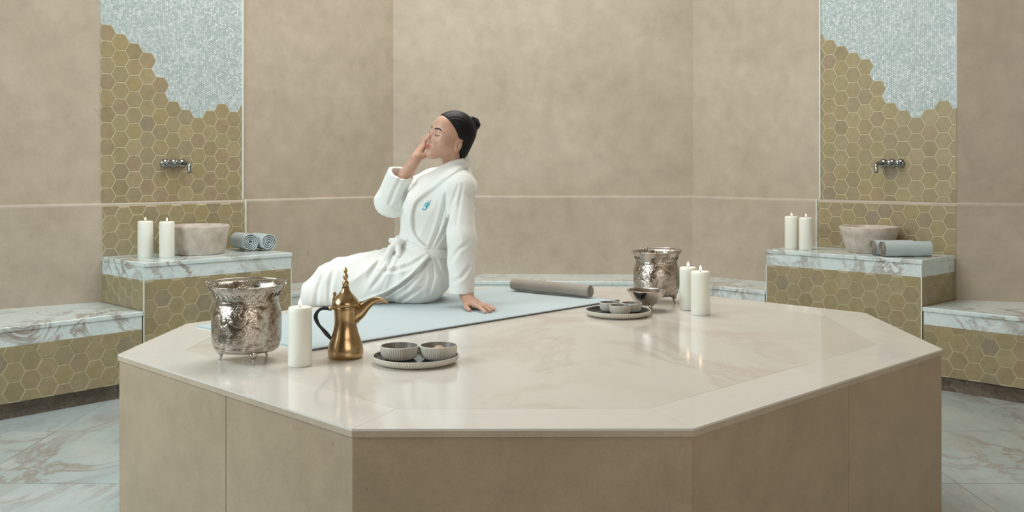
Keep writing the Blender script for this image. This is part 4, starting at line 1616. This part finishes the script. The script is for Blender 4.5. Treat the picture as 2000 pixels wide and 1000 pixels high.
def robe_f(p):
    ca = core_cut(p)
    cb, cf = sleeves(p)
    up_ = np.clip((p[:, 2] - 1.05) / 0.13, 0, 1)
    kk = 0.006 + 0.045 * up_ ** 2
    hh = np.maximum(kk - np.abs(ca - cb), 0) / kk
    d = np.minimum(ca, cb) - hh * hh * kk * 0.25 + 0.011 * np.exp(-((ca - cb) / 0.009) ** 2) * (1 - up_)
    d = smin(d, cf, 0.008)
    d = smax(d, -cap(neck_base + np.array([0, 0, -0.02]), hp(-0.022, 0, -0.055), 0.052, 0.054)(p), 0.006)
    inside = (p[:, 0] > -0.84)
    floor_z = np.where(inside, np.where(p[:, 0] > -0.70, zm + 0.001, Z_PLAT + 0.0006), zm - 0.045)
    return smax(d, floor_z - p[:, 2], 0.004)


# ------------------------------------------------------------------ skin material
def mat_skin():
    n = NT('skin')
    a = n.node('ShaderNodeAttribute', attribute_name='lip')
    p = n.pos()
    base = n.ramp(n.noise(p, 30, 4, 0.6), [(0.3, (0.50, 0.285, 0.205)), (0.7, (0.58, 0.35, 0.255))])
    c = n.mix(a.outputs['Fac'], base, (0.46, 0.125, 0.12))
    n.bump(n.noise(p, 420, 2), 0.06, 0.001)
    return n.out(c, 0.46, sss=(0.18, (1.0, 0.35, 0.2), 0.012))


M['skin'] = mat_skin()

pos, quads = sdf_mesh(body_f, (-1.08, 3.98, 0.27), (-0.03, 4.70, 1.55), 0.0028)
person = np_mesh('person', pos, quads, M['skin'])
tag(person, 'woman in a white robe seated on the platform edge, hand on cheek, eyes closed', 'person')
lipd = np.minimum(np.minimum(ell(hp(0.0920, 0.0065, -0.0610), (0.0105, 0.0155, 0.0056), HAX)(pos), ell(hp(0.0920, -0.0065, -0.0610), (0.0105, 0.0155, 0.0056), HAX)(pos)),
                  ell(hp(0.0905, 0, -0.0705), (0.0105, 0.0185, 0.0064), HAX)(pos))
lip = np.clip(0.5 - lipd / 0.0022, 0, 1)
at_ = person.data.attributes.new('lip', 'FLOAT', 'POINT')
at_.data.foreach_set('value', lip.astype(np.float32))

# hair
LX = lambda p: (p - HO) @ np.array([HF, HL, HU]).T
hair_base = chain([
    ('u', 0, ell(hp(-0.012, 0, 0.033), (0.1005, 0.0795, 0.0895), HAX)),
    ('u', 0.03, ell(hp(-0.045, 0, -0.035), (0.056, 0.062, 0.070), HAX)),
    ('u', 0.012, ell(hp(0.052, 0, 0.038), (0.042, 0.053, 0.047), HAX)),
])


def hair_f(p):
    q = LX(p)
    d = hair_base(p)
    l2 = q[:, 1] ** 2
    cutl = q[:, 0] * 0.80 - (q[:, 2]) * 0.60 - (0.0065 - 3.0 * l2 + 190 * l2 * l2)
    d = smax(d, cutl, 0.003)
    ax_ = np.arctan2(q[:, 1], q[:, 2] + 0.02)
    d = d + 0.0011 * np.abs(np.sin(23 * ax_ + 2.0 * np.sin(30 * q[:, 0]))) ** 0.7
    ear = np.maximum(q[:, 2] - 0.006, -0.028 - q[:, 0])
    d = smax(d, -ear, 0.005)
    d = smax(d, -(q[:, 2] + 0.108), 0.01)
    bc = A3(at(926, 241, 4.43))
    bun = chain([('u', 0, ell(bc, (0.026, 0.030, 0.027))), ('u', 0.006, ell(bc + np.array([-0.010, -0.008, 0.018]), (0.018, 0.020, 0.013))),
                 ('u', 0.006, ell(bc + np.array([0.010, -0.010, -0.008]), (0.018, 0.022, 0.018))), ('u', 0.01, cap(bc, hp(-0.095, 0, 0.045), 0.020, 0.022))])
    return smin(d, bun(p) - 0.001 * np.sin(300 * (p[:, 0] + p[:, 2])), 0.004)


pos, quads = sdf_mesh(hair_f, HO - 0.16, HO + 0.17, 0.003)
tag(np_mesh('hair', pos, quads, M['hair'], person), 'black hair pulled back into a small bun')


# brows and lashes laid on the face
def face_strip(pts, w, name, h=0.0012):
    P = smooth_path([Vector((p[0], p[1], 0)) for p in pts], 5)
    n = len(P)
    V, Fc = [], []
    src = np.array([hp(0.14, p.x, p.y) for p in P])
    dirs = np.repeat((-HF)[None], n, 0)
    S0 = march(head_f, src, dirs, 0.0, 0.12)
    Nn = grad(head_f, S0)
    for i in range(n):
        t = S0[min(i + 1, n - 1)] - S0[max(i - 1, 0)]
        t /= np.linalg.norm(t)
        s = np.cross(Nn[i], t)
        s /= np.linalg.norm(s)
        ww = w * (0.12 + 0.88 * math.sin(math.pi * min(0.985, 0.22 + 0.78 * i / (n - 1))) ** 0.8)
        for k in range(8):
            a = 2 * math.pi * k / 8
            V.append(S0[i] + s * math.cos(a) * ww + Nn[i] * (math.sin(a) * h + 0.0003))
    for i in range(n - 1):
        for k in range(8):
            j = (k + 1) % 8
            Fc.append((i * 8 + k, i * 8 + j, (i + 1) * 8 + j, (i + 1) * 8 + k))
    Fc.append(tuple(range(7, -1, -1)))
    Fc.append(tuple((n - 1) * 8 + k for k in range(8)))
    return mesh_obj(name, V, Fc, M['brow'], person, True)


for s in (1, -1):
    face_strip([(s * 0.0135, 0.0175), (s * 0.026, 0.0220), (s * 0.040, 0.0225), (s * 0.052, 0.0150)], 0.0037, 'eyebrow', 0.0008)
    face_strip([(s * 0.0185, -0.0045), (s * 0.026, -0.0085), (s * 0.034, -0.0090), (s * 0.0425, -0.0060), (s * 0.047, -0.0025)], 0.0020, 'eyelashes', 0.0012)

pos, quads = sdf_mesh(robe_f, (-0.98, 4.08, 0.60), (-0.06, 4.74, 1.40), 0.0040, 16, 1.5)
robe = np_mesh('bathrobe', pos, quads, M['robe'], person)
tag(robe, 'white terry bathrobe')

# belt with knot and hanging ends
ba = A3(at(775, 474, 4.35))
bn = np.array([0.233, 0.0, 0.973])
belt_band = lambda p: smax(smax(torso_f(p) - 0.0125, np.abs((p - ba) @ bn) - 0.019, 0.006), -(torso_f(p) + 0.012), 0.004)
kx = A3(at(778, 472, 4.33))
belt_extra = chain([('u', 0, ell(kx, (0.022, 0.024, 0.019))), ('u', 0.006, cap(kx + np.array([-0.004, -0.006, 0.004]), A3(at(764, 470, 4.33)), 0.014, 0.012)),
                    ('u', 0.006, cap(kx, A3(at(764, 485, 4.31)), 0.013, 0.015)), ('u', 0.008, cap(A3(at(764, 485, 4.31)), A3(at(757, 500, 4.302)), 0.015, 0.014)),
                    ('u', 0.008, cap(A3(at(757, 500, 4.302)), A3(at(757, 520, 4.288)), 0.013, 0.009)),
                    ('u', 0.006, cap(kx, A3(at(778, 500, 4.285)), 0.012, 0.012)), ])
belt_f = lambda p: smin(belt_band(p), belt_extra(p), 0.006)
pos, quads = sdf_mesh(belt_f, (-0.66, 4.1, 0.78), (-0.15, 4.72, 1.04), 0.004)
tag(np_mesh('belt', pos, quads, M['robe'], robe), 'white tied belt')


# shawl collar: a padded band lying on the robe
def band_on_robe(inner, outer, thick, name, rows=14, per=6):
    I = smooth_path([Vector((p[0], p[1], 0)) for p in inner], per)
    O = smooth_path([Vector((p[0], p[1], 0)) for p in outer], per)
    n = len(I)
    pts = []
    for i in range(n):
        for r in range(rows + 1):
            q = I[i].lerp(O[i], r / rows)
            pts.append((q.x, q.y))
    D = px_dirs(pts)
    f = lambda p: core_cut(p)
    S0 = march(f, CAM0, D, 3.9, 4.62)
    Nn = grad(f, S0, 0.006)
    lift = np.array([thick * (max(0.0, 1 - abs(2 * r / rows - 1) ** 10)) ** 0.5 for r in range(rows + 1)] * n)
    top = S0 + Nn * (lift + 0.0008)[:, None]
    bot = S0 - Nn * 0.006
    V = list(top) + list(bot)
    m = len(top)
    R = rows + 1
    Fc = []
    for i in range(n - 1):
        for r in range(rows):
            a, b, c_, d_ = i * R + r, i * R + r + 1, (i + 1) * R + r + 1, (i + 1) * R + r
            Fc.append((a, d_, c_, b))
            Fc.append((m + a, m + b, m + c_, m + d_))
        Fc.append((i * R, m + i * R, m + (i + 1) * R, (i + 1) * R))
        a = i * R + rows
        Fc.append((a, a + R, m + a + R, m + a))
    for r in range(rows):
        Fc.append((r, r + 1, m + r + 1, m + r))
        a = (n - 1) * R + r
        Fc.append((a, m + a, m + a + 1, a + 1))
    return mesh_obj(name, V, Fc, M['robe'], robe, True)


inner = [(902, 309), (886, 315), (870, 323), (853, 333), (834, 349), (815, 368), (803, 388), (797, 410), (796, 432), (800, 452), (812, 474), (828, 488)]
outer = [(915, 326), (902, 334), (889, 344), (873, 354), (853, 368), (832, 382), (815, 396), (808, 414), (807, 434), (812, 455), (824, 474), (837, 488)]
band_on_robe(inner, outer, 0.015, 'collar')


# embroidered turquoise emblem on the chest
def stitch(pts, w, mat, name='emblem', h=0.0011):
    P = smooth_path([Vector((p[0], p[1], 0)) for p in pts], 5)
    S0 = march(core_cut, CAM0, px_dirs([(p.x, p.y) for p in P]), 3.9, 4.6)
    Nn = grad(core_cut, S0, 0.004)
    n = len(P)
    V, Fc = [], []
    for i in range(n):
        t = S0[min(i + 1, n - 1)] - S0[max(i - 1, 0)]
        t /= np.linalg.norm(t) + 1e-9
        s = np.cross(Nn[i], t)
        s /= np.linalg.norm(s) + 1e-9
        ww = w[0] + (w[1] - w[0]) * i / (n - 1) if hasattr(w, '__len__') else w
        for k in range(8):
            a = 2 * math.pi * k / 8
            V.append(S0[i] + s * math.cos(a) * ww + Nn[i] * (math.sin(a) * h + 0.0012))
    for i in range(n - 1):
        for k in range(8):
            j = (k + 1) % 8
            Fc.append((i * 8 + k, i * 8 + j, (i + 1) * 8 + j, (i + 1) * 8 + k))
    Fc.append(tuple(range(7, -1, -1)))
    Fc.append(tuple((n - 1) * 8 + k for k in range(8)))
    return merge((V, Fc))


ev = merge(stitch([(825.3, 406), (825.8, 409), (828, 410.3), (830.8, 408.6), (833.2, 405.5), (836, 402), (838, 399.2), (838.2, 397)], (0.0013, 0.0022), None),
           stitch([(832.5, 405), (832.8, 401), (834, 398), (834.2, 394.5)], (0.0036, 0.0016), None),
           stitch([(838.5, 397), (840, 393), (842, 390)], (0.0012, 0.0007), None))
tag(mesh_obj('emblem', ev[0], ev[1], M['logo'], robe, True), 'turquoise embroidered emblem')
ev = merge(stitch([(828, 404), (828.6, 400.5), (830.6, 397)], (0.0010, 0.0022), None), stitch([(836.4, 398), (836.8, 394.5), (835.6, 392)], (0.0020, 0.0010), None))
tag(mesh_obj('emblem_highlight', ev[0], ev[1], M['logo_pale'], robe, True), 'pale turquoise embroidery')
